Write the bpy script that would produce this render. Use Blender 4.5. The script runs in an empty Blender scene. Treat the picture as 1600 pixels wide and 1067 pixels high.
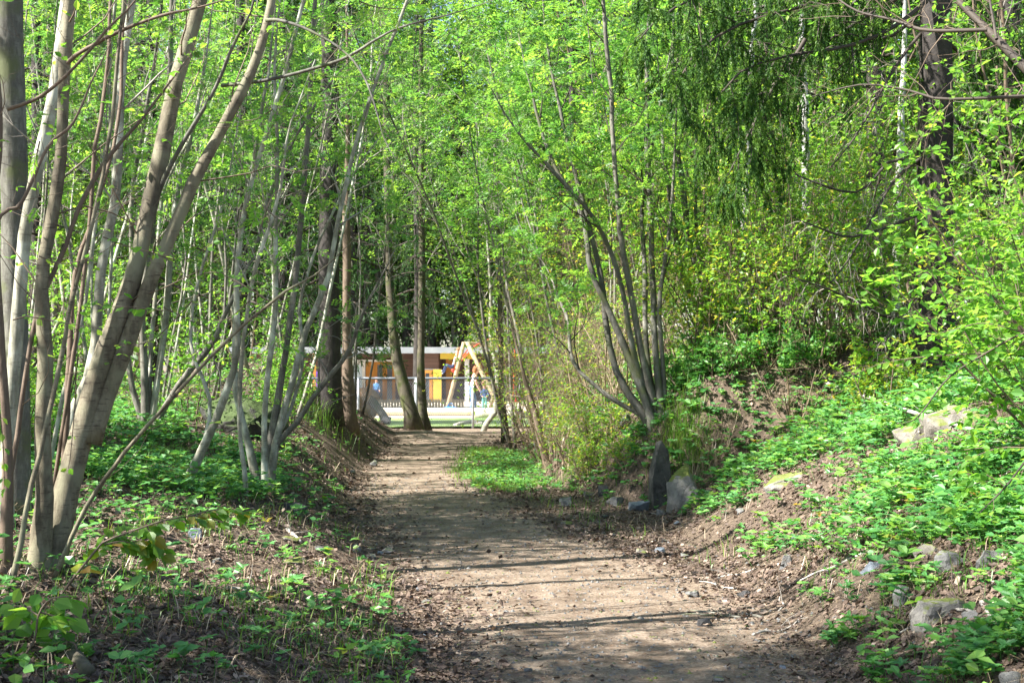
import bpy, math
import numpy as np
from mathutils import Vector, Matrix

# ------------------------------------------------------------------ camera, sky, sun, exposure
SC = bpy.context.scene
COL = SC.collection
FPX = 2200.0            # focal length in photo pixels (photo 1600 wide)
HOR = 570.0             # horizon row
CAMZ = 1.6
cd = bpy.data.cameras.new('camera')
cam = bpy.data.objects.new('camera', cd); COL.objects.link(cam)
cam.location = (0, 0, CAMZ)
cam.rotation_euler = (math.radians(90) + math.atan(36.5 / FPX), 0, 0)
cd.sensor_width = 36; cd.lens = FPX / 1600 * 36
cd.clip_start = 0.1; cd.clip_end = 2000
cd.dof.use_dof = True; cd.dof.focus_distance = 10.5; cd.dof.aperture_fstop = 9
SC.camera = cam

SUN_EL = math.radians(47)
SX, SY = -0.94, -0.34          # horizontal direction from the scene TO the sun
_n = math.hypot(SX, SY); SX /= _n; SY /= _n
TO_SUN = Vector((SX * math.cos(SUN_EL), SY * math.cos(SUN_EL), math.sin(SUN_EL)))
w = bpy.data.worlds.new('World'); SC.world = w; w.use_nodes = True
nt = w.node_tree; nt.nodes.clear()
sky = nt.nodes.new('ShaderNodeTexSky'); sky.sky_type = 'NISHITA'; sky.sun_disc = False
sky.sun_elevation = SUN_EL; sky.sun_rotation = math.atan2(SX, SY)
sky.air_density = 1.0; sky.dust_density = 1.0
bg = nt.nodes.new('ShaderNodeBackground'); bg.inputs[1].default_value = 0.07
out = nt.nodes.new('ShaderNodeOutputWorld')
nt.links.new(sky.outputs[0], bg.inputs[0]); nt.links.new(bg.outputs[0], out.inputs[0])
sd = bpy.data.lights.new('sun', 'SUN'); sd.energy = 5.0; sd.angle = math.radians(0.53); sd.color = (1.0, 0.965, 0.92)
so = bpy.data.objects.new('sun', sd); COL.objects.link(so)
so.rotation_euler = TO_SUN.to_track_quat('Z', 'Y').to_euler(); so.location = (-20, -10, 30)
SC.view_settings.view_transform = 'Standard'; SC.view_settings.look = 'None'
SC.view_settings.gamma = 1.0; SC.view_settings.use_curve_mapping = False
SC.view_settings.exposure = 2.15
SC.render.engine = 'CYCLES'
cy = SC.cycles
cy.max_bounces = 7; cy.diffuse_bounces = 3; cy.glossy_bounces = 2; cy.transmission_bounces = 5
cy.transparent_max_bounces = 4; cy.caustics_reflective = False; cy.caustics_refractive = False
cy.use_denoising = True; cy.sample_clamp_indirect = 4.0
try: cy.denoiser = 'OPENIMAGEDENOISE'
except Exception: pass

rng = np.random.default_rng(7)

# ------------------------------------------------------------------ noise and terrain
def _hash(ix, iy, s):
    h = (ix.astype(np.int64) * 374761393 + iy.astype(np.int64) * 668265263 + s * 982451653) & 0xFFFFFFFF
    h = ((h ^ (h >> 13)) * 1274126177) & 0xFFFFFFFF
    return ((h ^ (h >> 16)) & 0xFFFFFF) / float(0xFFFFFF)
def vnoise(x, y, s=0):
    x = np.asarray(x, float); y = np.asarray(y, float)
    ix = np.floor(x); iy = np.floor(y); fx = x - ix; fy = y - iy
    fx = fx * fx * (3 - 2 * fx); fy = fy * fy * (3 - 2 * fy)
    a = _hash(ix, iy, s); b = _hash(ix + 1, iy, s); c = _hash(ix, iy + 1, s); d = _hash(ix + 1, iy + 1, s)
    return (a * (1 - fx) + b * fx) * (1 - fy) + (c * (1 - fx) + d * fx) * fy
def fbm(x, y, f, o=4, s=0):
    t = 0; a = .5; n = 0
    for k in range(o):
        t = t + a * vnoise(np.asarray(x) * f, np.asarray(y) * f, s + k * 17); n += a; a *= .5; f *= 2.1
    return t / n
def sstep(a, b, x): 
    t = np.clip((x - a) / (b - a), 0, 1); return t * t * (3 - 2 * t)

DK = np.array([-15, 0, 5, 7.1, 9.8, 11.7, 15.3, 20.7, 27, 32, 40, 60.])
PC = np.interp
def path_c(y): return np.interp(y, DK, [1.2, .9, .75, .65, .53, .1, -.78, -1.42, -1.45, -1.24, -.6, .5])
def path_h(y): return np.interp(y, DK, [1.0, 1.0, .95, .95, 1.1, .98, .82, .72, .8, 1.2, 2.5, 3])
def edge_L(y): return np.interp(y, [-15, 5, 7.1, 9.8, 11.7, 13, 15.3, 20.7, 27, 32, 40], [-.3, -.3, -.35, -.75, -1.1, -1.25, -1.8, -2.2, -2.4, -2.6, -3])
def edge_R(y): return np.interp(y, [-15, 5, 7.1, 8, 11, 13, 15.5, 16.1, 17.5, 20, 25, 32, 40], [1.9, 1.6, 1.6, 1.6, 1.5, 1.4, 1.55, 1.05, .75, .3, .15, .3, 1.5])
def softcap(z, cap): return cap * (1 - np.exp(-(z / cap) ** 1.35 * 1.15)) ** (1 / 1.35)
def height(x, y):
    x = np.asarray(x, float); y = np.asarray(y, float)
    base = np.interp(y, [-15, 31, 39, 70, 300], [0, 0, -.18, -.3, -.3])
    uL = np.maximum(0, edge_L(y) - x)
    kL = np.interp(y, [5, 8, 13, 17, 25], [.3, .32, .5, .8, 1.0])
    uu = np.sqrt(uL * uL + .04) - .2; zL = kL * (1 - np.exp(-uu / .8)) + .06 * np.minimum(uu, 6)
    uR = np.maximum(0, x - edge_R(y))
    kR = np.interp(y, [5, 14, 15.4], [.56, .6, .65])
    us = np.sqrt(uR * uR + .04) - .2
    zR = softcap(kR * us + 1e-6, 2.35)
    zS = softcap(1.6 * us + 1e-6, 1.05) + .36 * softcap(us + 1e-6, 3.0)
    tb = sstep(15.2, 16.2, y); zR = zR * (1 - tb) + zS * tb
    fL = 1 - sstep(29, 37, y - .0 * x)
    fR = 1 - (1 - sstep(4, 9, x)) * sstep(31, 38, y)
    n = (fbm(x, y, .55, 3, 3) - .5) * .22 * np.clip((uL + uR) * 1.2, .12, 1.2) + (fbm(x, y, 3.2, 5, 9) - .5) * .15 * np.clip((uL + uR) * 1.5, .18, 1)
    hump = .16 * np.exp(-((y - 31.3) / 1.1) ** 2) * sstep(-.2, -2.2, x) * (x > -7)
    mound = .75 * np.exp(-((x + 4.0) / .9) ** 2 - ((y - 23.5) / 2.2) ** 2)
    far = sstep(41, 39, y)
    return base + zL * fL + zR * fR + n * (.15 + .85 * far) + hump * far + mound
def H(x, y): return float(height(x, y))
def hit(px, py):
    """distance at which the photo ray through (px,py) meets the terrain"""
    ds = np.linspace(4.5, 60, 4000)
    z = CAMZ + (HOR - py) / FPX * ds; g = height((px - 800) / FPX * ds, ds)
    k = np.where(z <= g)[0]
    return float(ds[k[0]]) if len(k) else 40.0
def P(px, py, d): return np.array([(px - 800) / FPX * d, d, CAMZ + (HOR - py) / FPX * d])

# ------------------------------------------------------------------ materials
def newmat(name):
    m = bpy.data.materials.new(name); m.use_nodes = True; nt = m.node_tree; nt.nodes.clear()
    o = nt.nodes.new('ShaderNodeOutputMaterial'); return m, nt, o
def N(nt, t, **k):
    n = nt.nodes.new(t)
    for a, b in k.items():
        if a.startswith('i_'):
            key = a[2:].replace('_', ' ')
            n.inputs[key].default_value = b
        else: setattr(n, a, b)
    return n
def ramp(nt, fac, stops):
    r = nt.nodes.new('ShaderNodeValToRGB'); e = r.color_ramp.elements
    while len(e) < len(stops): e.new(.5)
    for q, (p, c) in zip(e, stops): q.position = p; q.color = (*c, 1)
    nt.links.new(fac, r.inputs[0]); return r
def leafmat(name, stops, trans=.58, tint=(1.65, 1.6, .95), rough=.42, spec=.5):
    m, nt, o = newmat(name)
    at = N(nt, 'ShaderNodeAttribute', attribute_name='rnd')
    cr = ramp(nt, at.outputs['Fac'], stops)
    p = N(nt, 'ShaderNodeBsdfPrincipled', i_Roughness=rough); p.inputs['Specular IOR Level'].default_value = spec
    nt.links.new(cr.outputs[0], p.inputs['Base Color'])
    t = N(nt, 'ShaderNodeBsdfTranslucent')
    mx = N(nt, 'ShaderNodeMix', data_type='RGBA', blend_type='MULTIPLY'); mx.inputs[0].default_value = 1
    nt.links.new(cr.outputs[0], mx.inputs[6]); mx.inputs[7].default_value = (*tint, 1)
    nt.links.new(mx.outputs[2], t.inputs[0])
    ms = N(nt, 'ShaderNodeMixShader'); ms.inputs[0].default_value = trans
    nt.links.new(p.outputs[0], ms.inputs[1]); nt.links.new(t.outputs[0], ms.inputs[2])
    nt.links.new(ms.outputs[0], o.inputs[0]); return m
def simple(name, c, rough=.7, c2=None, scale=8, bump=0.0, spec=.3, metal=0):
    m, nt, o = newmat(name)
    p = N(nt, 'ShaderNodeBsdfPrincipled', i_Roughness=rough, i_Metallic=metal); p.inputs['Specular IOR Level'].default_value = spec
    tc = N(nt, 'ShaderNodeTexCoord'); nz = N(nt, 'ShaderNodeTexNoise', i_Scale=scale, i_Detail=6.0, i_Roughness=.65)
    nt.links.new(tc.outputs['Object'], nz.inputs[0])
    cr = ramp(nt, nz.outputs[0], [(.3, c), (.7, c2 or tuple(v * .75 for v in c))])
    nt.links.new(cr.outputs[0], p.inputs['Base Color'])
    if bump:
        b = N(nt, 'ShaderNodeBump', i_Strength=bump, i_Distance=.02); nt.links.new(nz.outputs[0], b.inputs['Height']); nt.links.new(b.outputs[0], p.inputs['Normal'])
    nt.links.new(p.outputs[0], o.inputs[0]); return m
def barkmat(name, stops, vscale=6, hscale=30, moss=None, bands=0.0, bump=.5):
    """bark: stretched noise, horizontal lenticel rings, optional patches of moss, or of lichen with painted sunlit mottling"""
    m, nt, o = newmat(name)
    p = N(nt, 'ShaderNodeBsdfPrincipled', i_Roughness=.75); p.inputs['Specular IOR Level'].default_value = .25
    tc = N(nt, 'ShaderNodeTexCoord'); mp = N(nt, 'ShaderNodeMapping'); mp.inputs['Scale'].default_value = (hscale, hscale, vscale)
    nt.links.new(tc.outputs['Object'], mp.inputs[0])
    nz = N(nt, 'ShaderNodeTexNoise', i_Scale=1.0, i_Detail=7.0, i_Roughness=.7); nt.links.new(mp.outputs[0], nz.inputs[0])
    big = N(nt, 'ShaderNodeTexNoise', i_Scale=3.0, i_Detail=3.0); nt.links.new(tc.outputs['Object'], big.inputs[0])
    mp2 = N(nt, 'ShaderNodeMapping'); mp2.inputs['Scale'].default_value = (15, 15, 95); nt.links.new(tc.outputs['Object'], mp2.inputs[0])
    rg = N(nt, 'ShaderNodeTexNoise', i_Scale=1.0, i_Detail=2.0, i_Roughness=.5); nt.links.new(mp2.outputs[0], rg.inputs[0])
    ad = N(nt, 'ShaderNodeMath', operation='MULTIPLY_ADD'); ad.inputs[1].default_value = .55; nt.links.new(nz.outputs[0], ad.inputs[0])
    m2 = N(nt, 'ShaderNodeMath', operation='MULTIPLY'); m2.inputs[1].default_value = .45; nt.links.new(big.outputs[0], m2.inputs[0]); nt.links.new(m2.outputs[0], ad.inputs[2])
    fac = ad.outputs[0]
    cr = ramp(nt, fac, stops); colr = cr.outputs[0]
    if bands:
        th = N(nt, 'ShaderNodeMapRange'); th.inputs[1].default_value = .58; th.inputs[2].default_value = .68; nt.links.new(rg.outputs[0], th.inputs[0])
        sc = N(nt, 'ShaderNodeMath', operation='MULTIPLY'); sc.inputs[1].default_value = bands; nt.links.new(th.outputs[0], sc.inputs[0])
        mx = N(nt, 'ShaderNodeMix', data_type='RGBA'); nt.links.new(sc.outputs[0], mx.inputs[0]); nt.links.new(colr, mx.inputs[6]); mx.inputs[7].default_value = (.05, .035, .025, 1); colr = mx.outputs[2]
    if moss:
        mn = N(nt, 'ShaderNodeTexNoise', i_Scale=5.0, i_Detail=5.0); nt.links.new(tc.outputs['Object'], mn.inputs[0])
        th = N(nt, 'ShaderNodeMapRange'); th.inputs[1].default_value = .5; th.inputs[2].default_value = .66; nt.links.new(mn.outputs[0], th.inputs[0])
        mx = N(nt, 'ShaderNodeMix', data_type='RGBA'); nt.links.new(th.outputs[0], mx.inputs[0]); nt.links.new(colr, mx.inputs[6]); mx.inputs[7].default_value = (*moss, 1); colr = mx.outputs[2]
    nt.links.new(colr, p.inputs['Base Color'])
    b = N(nt, 'ShaderNodeBump', i_Strength=bump, i_Distance=.01); nt.links.new(nz.outputs[0], b.inputs['Height']); nt.links.new(b.outputs[0], p.inputs['Normal'])
    nt.links.new(p.outputs[0], o.inputs[0]); return m

M = {}
M['bark_mix'] = None
M['rowan'] = leafmat('rowan_leaf', [(0, (.065, .18, .045)), (.5, (.12, .27, .055)), (1, (.22, .36, .06))], trans=.6)
M['lime'] = leafmat('fresh_leaf', [(0, (.085, .225, .035)), (.6, (.15, .32, .045)), (1, (.26, .39, .06))], trans=.6)
M['yellow'] = leafmat('shrub_leaf', [(0, (.1, .24, .03)), (.55, (.18, .33, .045)), (.85, (.32, .38, .05)), (1, (.45, .36, .05))], trans=.6)
M['far'] = leafmat('far_leaf', [(0, (.05, .14, .03)), (.5, (.14, .28, .05)), (1, (.32, .42, .07))], trans=.6)
M['herb'] = leafmat('herb_leaf', [(0, (.05, .17, .045)), (.5, (.09, .26, .06)), (.9, (.16, .34, .06)), (1, (.22, .36, .05))], trans=.4)
M['herb2'] = leafmat('herb_leaf_light', [(0, (.06, .2, .05)), (.6, (.11, .29, .065)), (1, (.19, .36, .07))], trans=.4)
M['grassy'] = leafmat('grass_blade', [(0, (.06, .16, .02)), (.6, (.12, .25, .03)), (1, (.2, .28, .05))], trans=.35)
M['bronze'] = leafmat('bronze_leaf', [(0, (.08, .2, .03)), (.6, (.14, .28, .03)), (.85, (.24, .26, .03)), (1, (.28, .16, .04))])
M['needle'] = leafmat('spruce_needle', [(0, (.012, .035, .012)), (.6, (.03, .075, .02)), (1, (.06, .12, .025))], trans=.25, spec=.15)
M['needle_lit'] = leafmat('spruce_needle_lit', [(0, (.025, .07, .018)), (.5, (.055, .13, .025)), (1, (.15, .26, .04))], trans=.4, spec=.15)  # lighter copy of the needles: sunlight on the boughs put into the colour
M['litter'] = leafmat('dead_leaf', [(0, (.035, .023, .017)), (.4, (.095, .062, .043)), (.75, (.18, .125, .088)), (1, (.42, .33, .25))], trans=.12, tint=(1, .8, .6), rough=.7)
M['drytwig'] = leafmat('dry_twig', [(0, (.1, .07, .045)), (.5, (.24, .17, .1)), (1, (.42, .33, .22))], trans=0.0)
M['twig'] = simple('twig', (.09, .065, .045), c2=(.16, .12, .08), scale=3)
M['greytwig'] = simple('grey_twig', (.2, .18, .15), c2=(.32, .29, .24), scale=3)
M['darktwig'] = simple('dark_twig', (.035, .028, .022), c2=(.07, .055, .04), scale=3)
M['bark_hazel'] = barkmat('hazel_bark', [(.34, (.05, .042, .028)), (.48, (.125, .105, .068)), (.66, (.26, .235, .16))], 10, 26, bands=.8, moss=(.2, .19, .12))  # patch colour: lichen, and sunlit mottling painted into the bark
M['bark_grey'] = barkmat('grey_bark', [(.34, (.055, .05, .042)), (.5, (.14, .13, .105)), (.66, (.29, .28, .22))], 9, 30, bands=.5)
M['bark_pale'] = barkmat('pale_bark', [(.34, (.1, .095, .07)), (.5, (.23, .22, .165)), (.66, (.5, .49, .4))], 6, 26, bands=.5, moss=(.46, .47, .38))  # pale patches are lichen that also paints in the mottled sunlight
M['bark_dark'] = barkmat('dark_bark', [(.32, (.045, .04, .033)), (.5, (.11, .105, .085)), (.68, (.24, .235, .19))], 9, 30, moss=(.1, .11, .05), bands=.4)
M['bark_brown'] = barkmat('brown_bark', [(.3, (.07, .05, .035)), (.5, (.14, .1, .07)), (.7, (.22, .17, .12))], 12, 40, bands=.3)
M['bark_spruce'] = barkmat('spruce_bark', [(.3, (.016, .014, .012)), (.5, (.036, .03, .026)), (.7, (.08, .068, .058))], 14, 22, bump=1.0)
M['bark_mossy'] = barkmat('mossy_bark', [(.3, (.035, .03, .022)), (.5, (.085, .073, .05)), (.7, (.17, .15, .1))], 10, 24, moss=(.07, .08, .025), bump=.9)
M['bark_birch'] = barkmat('birch_bark', [(.3, (.36, .35, .32)), (.55, (.5, .49, .46)), (.8, (.6, .59, .56))], 10, 20, bands=.9)
M['bark_dead'] = barkmat('dead_wood', [(.3, (.22, .2, .17)), (.5, (.36, .33, .28)), (.7, (.5, .47, .4))], 3, 30)

def rockmat(name, a, b, moss=0.0, mossc=(.12, .14, .03)):
    m, nt, o = newmat(name)
    p = N(nt, 'ShaderNodeBsdfPrincipled', i_Roughness=.8); p.inputs['Specular IOR Level'].default_value = .3
    tc = N(nt, 'ShaderNodeTexCoord'); nz = N(nt, 'ShaderNodeTexNoise', i_Scale=7.0, i_Detail=10.0, i_Roughness=.7)
    nt.links.new(tc.outputs['Object'], nz.inputs[0])
    cr = ramp(nt, nz.outputs[0], [(.3, a), (.5, tuple((x + y) / 2 for x, y in zip(a, b))), (.7, b)]); colr = cr.outputs[0]
    if moss:
        g = N(nt, 'ShaderNodeNewGeometry'); sx = N(nt, 'ShaderNodeSeparateXYZ'); nt.links.new(g.outputs['Normal'], sx.inputs[0])
        n2 = N(nt, 'ShaderNodeTexNoise', i_Scale=5.0, i_Detail=6.0); nt.links.new(tc.outputs['Object'], n2.inputs[0])
        ad = N(nt, 'ShaderNodeMath', operation='MULTIPLY_ADD'); ad.inputs[1].default_value = .45; nt.links.new(sx.outputs[2], ad.inputs[0]); nt.links.new(n2.outputs[0], ad.inputs[2])
        th = N(nt, 'ShaderNodeMapRange'); th.inputs[1].default_value = .95 - moss * .5; th.inputs[2].default_value = 1.05 - moss * .5; nt.links.new(ad.outputs[0], th.inputs[0])
        mx = N(nt, 'ShaderNodeMix', data_type='RGBA'); nt.links.new(th.outputs[0], mx.inputs[0]); nt.links.new(colr, mx.inputs[6]); mx.inputs[7].default_value = (*mossc, 1); colr = mx.outputs[2]
    nt.links.new(colr, p.inputs['Base Color'])
    b_ = N(nt, 'ShaderNodeBump', i_Strength=1.0, i_Distance=.04); nt.links.new(nz.outputs[0], b_.inputs['Height']); nt.links.new(b_.outputs[0], p.inputs['Normal'])
    nt.links.new(p.outputs[0], o.inputs[0]); return m
M['rock'] = rockmat('grey_rock', (.06, .06, .058), (.22, .215, .2), .2)
M['rock_dark'] = rockmat('dark_rock', (.03, .03, .03), (.09, .085, .08))
M['rock_blue'] = rockmat('bluish_rock', (.09, .105, .12), (.26, .29, .32))
M['rock_moss'] = rockmat('mossy_rock', (.13, .12, .11), (.3, .28, .24), .55)
M['rock_tan'] = rockmat('tan_rock', (.09, .08, .065), (.25, .225, .19), .35)
M['rock_slab'] = rockmat('standing_slab', (.02, .018, .015), (.12, .115, .1))

def ground_mat():
    m, nt, o = newmat('forest_ground')
    p = N(nt, 'ShaderNodeBsdfPrincipled', i_Roughness=.9); p.inputs['Specular IOR Level'].default_value = .15
    tc = N(nt, 'ShaderNodeTexCoord')
    def nz(s, d=6., r=.6, sc=None):
        n = N(nt, 'ShaderNodeTexNoise', i_Scale=s, i_Detail=d, i_Roughness=r)
        if sc:
            mp = N(nt, 'ShaderNodeMapping'); mp.inputs['Scale'].default_value = sc; nt.links.new(tc.outputs['Object'], mp.inputs[0]); nt.links.new(mp.outputs[0], n.inputs[0])
        else: nt.links.new(tc.outputs['Object'], n.inputs[0])
        return n.outputs[0]
    fine = nz(38, 8, .75); mid = nz(3.2); nd = nz(60, 4, .6, (1, .35, 1))
    soil = ramp(nt, fine, [(.3, (.035, .026, .018)), (.5, (.095, .07, .05)), (.68, (.21, .16, .115))]).outputs[0]
    dirt = ramp(nt, fine, [(.28, (.09, .065, .046)), (.45, (.2, .152, .108)), (.6, (.3, .238, .18)), (.75, (.46, .4, .33))]).outputs[0]
    vor = N(nt, 'ShaderNodeTexVoronoi', i_Scale=26.0); nt.links.new(tc.outputs['Object'], vor.inputs[0])
    peb = N(nt, 'ShaderNodeMapRange'); peb.inputs[1].default_value = .13; peb.inputs[2].default_value = .08; nt.links.new(vor.outputs[0], peb.inputs[0])
    sel = N(nt, 'ShaderNodeSeparateColor'); nt.links.new(vor.outputs['Color'], sel.inputs[0])
    gt = N(nt, 'ShaderNodeMath', operation='GREATER_THAN'); gt.inputs[1].default_value = .72; nt.links.new(sel.outputs[0], gt.inputs[0])
    mu = N(nt, 'ShaderNodeMath', operation='MULTIPLY'); nt.links.new(peb.outputs[0], mu.inputs[0]); nt.links.new(gt.outputs[0], mu.inputs[1])
    pc = ramp(nt, sel.outputs[1], [(0, (.14, .13, .12)), (1, (.5, .48, .45))]).outputs[0]
    def mix(f, a, b, blend='MIX'):
        x = N(nt, 'ShaderNodeMix', data_type='RGBA', blend_type=blend)
        if isinstance(f, float): x.inputs[0].default_value = f
        else: nt.links.new(f, x.inputs[0])
        for i, v in ((6, a), (7, b)):
            if isinstance(v, tuple): x.inputs[i].default_value = (*v, 1)
            else: nt.links.new(v, x.inputs[i])
        return x.outputs[2]
    dirt = mix(mu.outputs[0], dirt, pc)
    pt = ramp(nt, mid, [(.36, (.55, .52, .5)), (.58, (1, 1, 1))]).outputs[0]
    dirt = mix(1.0, dirt, pt, 'MULTIPLY')
    ned = N(nt, 'ShaderNodeMapRange'); ned.inputs[1].default_value = .6; ned.inputs[2].default_value = .66; nt.links.new(nd, ned.inputs[0])
    dirt = mix(ned.outputs[0], dirt, (.17, .1, .06))
    at = N(nt, 'ShaderNodeAttribute', attribute_name='path')
    a1 = N(nt, 'ShaderNodeMath', operation='MULTIPLY_ADD'); a1.inputs[1].default_value = .9; a1.inputs[2].default_value = -.45; nt.links.new(mid, a1.inputs[0])
    a2 = N(nt, 'ShaderNodeMath', operation='ADD'); nt.links.new(a1.outputs[0], a2.inputs[0]); nt.links.new(at.outputs['Fac'], a2.inputs[1])
    a3 = N(nt, 'ShaderNodeMapRange'); a3.inputs[1].default_value = .35; a3.inputs[2].default_value = .65; nt.links.new(a2.outputs[0], a3.inputs[0])
    c = mix(a3.outputs[0], soil, dirt)
    nt.links.new(c, p.inputs['Base Color'])
    hs = N(nt, 'ShaderNodeMath', operation='ADD'); nt.links.new(fine, hs.inputs[0]); nt.links.new(mu.outputs[0], hs.inputs[1])
    b_ = N(nt, 'ShaderNodeBump', i_Strength=.8, i_Distance=.025); nt.links.new(hs.outputs[0], b_.inputs['Height']); nt.links.new(b_.outputs[0], p.inputs['Normal'])
    nt.links.new(p.outputs[0], o.inputs[0]); return m
M['ground'] = ground_mat()

# ------------------------------------------------------------------ mesh helpers
class Buf:
    """collects vertices / faces / per-vertex rnd / per-face material"""
    def __init__(s): s.v = []; s.f = []; s.r = []; s.m = []; s.n = 0; s.sm = []
    def add(s, V, F, rnd=0.5, mat=0, smooth=True):
        V = np.asarray(V, float).reshape(-1, 3)
        if len(V) == 0: return
        s.v.append(V)
        for f in (F if isinstance(F, list) else [F]):
            f = np.asarray(f, np.int64); s.f.append(f + s.n); s.m.append(np.full(len(f), mat)); s.sm.append(np.full(len(f), smooth))
        s.r.append(np.broadcast_to(np.asarray(rnd, float), (len(V),)).copy()); s.n += len(V)
    def build(s, name, mats, parent=None, origin=None):
        me = bpy.data.meshes.new(name)
        V = np.concatenate(s.v) if s.v else np.zeros((0, 3))
        if origin is not None: V = V - np.asarray(origin)
        me.vertices.add(len(V)); me.vertices.foreach_set('co', V.astype(np.float32).ravel())
        sizes = np.concatenate([np.full(len(f), f.shape[1]) for f in s.f]); loops = np.concatenate([f.ravel() for f in s.f])
        me.loops.add(len(loops)); me.loops.foreach_set('vertex_index', loops.astype(np.int32))
        st = np.concatenate([[0], np.cumsum(sizes)[:-1]])
        me.polygons.add(len(sizes)); me.polygons.foreach_set('loop_start', st.astype(np.int32)); me.polygons.foreach_set('loop_total', sizes.astype(np.int32))
        me.polygons.foreach_set('material_index', np.concatenate(s.m).astype(np.int32))
        me.polygons.foreach_set('use_smooth', np.concatenate(s.sm))
        at = me.attributes.new('rnd', 'FLOAT', 'POINT'); at.data.foreach_set('value', np.concatenate(s.r).astype(np.float32))
        for m in (mats if isinstance(mats, (list, tuple)) else [mats]): me.materials.append(M[m] if isinstance(m, str) else m)
        me.update(calc_edges=True)
        ob = bpy.data.objects.new(name, me); COL.objects.link(ob)
        if parent is not None: ob.parent = parent
        elif origin is not None: ob.location = origin
        return ob
def tag(o, label=None, cat=None, group=None, kind=None):
    if label: o['label'] = label
    if cat: o['category'] = cat
    if group: o['group'] = group
    if kind: o['kind'] = kind
    return o
def empty(name, loc, label, cat, group=None):
    o = bpy.data.objects.new(name, None); COL.objects.link(o); o.location = tuple(float(v) for v in loc); o.empty_display_size = .2
    return tag(o, label, cat, group)
def copy_thing(o, loc, rz=0, sc=1.0, label=None, group=None):
    c = o.copy(); COL.objects.link(c); c.location = tuple(float(v) for v in loc); c.rotation_euler = (0, 0, rz); c.scale = (sc, sc, sc)
    if label: c['label'] = label
    if group: c['group'] = group
    for ch in o.children:
        k = ch.copy(); COL.objects.link(k); k.parent = c
    return c

def nrm(a): return a / np.maximum(np.linalg.norm(a, axis=-1, keepdims=True), 1e-9)
def tubes(buf, Pl, Rl, sides=4, mat=0, rnd=None, cap=False, rough=0.0):
    """Pl (N,m,3), Rl (N,m)"""
    Pl = np.asarray(Pl, float); Rl = np.asarray(Rl, float)
    if Pl.ndim == 2: Pl = Pl[None]; Rl = Rl[None]
    Nn, m, _ = Pl.shape
    if Nn == 0: return
    T = np.gradient(Pl, axis=1); T = nrm(T)
    ref = np.where(np.abs(T[:, :1, 2:3]) > .8, np.array([1., 0, 0]), np.array([0, 0, 1.]))
    ref = np.broadcast_to(ref, T.shape)
    A = nrm(np.cross(T, ref)); B = np.cross(T, A)
    a = np.arange(sides) / sides * 2 * np.pi
    R = Rl[:, :, None]
    if rough: R = R * (1 + rough * (rng.random((Nn, m, sides)) - .5))
    else: R = np.broadcast_to(R, (Nn, m, sides))
    V = Pl[:, :, None, :] + R[..., None] * (np.cos(a)[None, None, :, None] * A[:, :, None, :] + np.sin(a)[None, None, :, None] * B[:, :, None, :])
    i = np.arange(m - 1)[:, None]; j = np.arange(sides)[None, :]; j2 = (j + 1) % sides
    q = np.stack([i * sides + j, i * sides + j2, (i + 1) * sides + j2, (i + 1) * sides + j], -1).reshape(-1, 4)
    F = (q[None] + (np.arange(Nn) * m * sides)[:, None, None]).reshape(-1, 4)
    r = np.repeat(rng.random(Nn) if rnd is None else np.broadcast_to(rnd, (Nn,)), m * sides)
    fl = [F]
    if cap:
        c = np.arange(sides)
        C = ((m - 1) * sides + c)[None] + (np.arange(Nn) * m * sides)[:, None]; fl.append(C)
        C2 = c[::-1][None] + (np.arange(Nn) * m * sides)[:, None]; fl.append(C2)
    buf.add(V, fl, r, mat)
def smooth_poly(pts, rad, m):
    """Catmull-Rom resample to m points"""
    pts = np.asarray(pts, float); rad = np.asarray(rad, float); n = len(pts)
    seg = np.concatenate([[0], np.cumsum(np.linalg.norm(np.diff(pts, axis=0), axis=1))]); t = np.linspace(0, seg[-1], m)
    k = np.clip(np.searchsorted(seg, t, 'right') - 1, 0, n - 2); u = ((t - seg[k]) / np.maximum(seg[k + 1] - seg[k], 1e-9))[:, None]
    g = lambda i: pts[np.clip(i, 0, n - 1)]
    p0, p1, p2, p3 = g(k - 1), g(k), g(k + 1), g(k + 2)
    q = .5 * (2 * p1 + (p2 - p0) * u + (2 * p0 - 5 * p1 + 4 * p2 - p3) * u ** 2 + (3 * p1 - p0 - 3 * p2 + p3) * u ** 3)
    return q, np.interp(t, seg, rad)

# leaf templates: columns u (along) v (across) w (lift)
T_DIA = (np.array([[0, 0, 0], [.5, .5, .12], [1, 0, -.05], [.5, -.5, .12]]), np.array([[0, 1, 2], [0, 2, 3]]))
T_OVAL = (np.array([[0, 0, 0], [.22, .36, .08], [.55, .5, .12], [1, 0, -.1], [.55, -.5, .12], [.22, -.36, .08]]), [np.array([[0, 1, 2, 3]]), np.array([[0, 3, 4, 5]])])
T_TRI = (np.array([[0, -.5, 0], [1, 0, 0], [0, .5, 0]]), np.array([[0, 1, 2]]))
T_CURL = (np.array([[0, 0, .1], [.3, .5, .35], [.75, .42, .1], [1, 0, .3], [.7, -.45, .05], [.25, -.5, .3]]), [np.array([[0, 1, 2, 3]]), np.array([[0, 3, 4, 5]])])
T_LOBE = (np.array([[0, 0, 0], [.12, .3, .05], [.38, .42, .08], [.42, .27, .05], [.72, .36, .06], [.74, .2, .03], [1, 0, -.1],
                    [.74, -.2, .03], [.72, -.36, .06], [.42, -.27, .05], [.38, -.42, .08], [.12, -.3, .05]]),
          [np.array([[0, 1, 2, 3]]), np.array([[0, 3, 4, 5]]), np.array([[0, 5, 6, 7]]), np.array([[0, 7, 8, 9]]), np.array([[0, 9, 10, 11]])])
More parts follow.
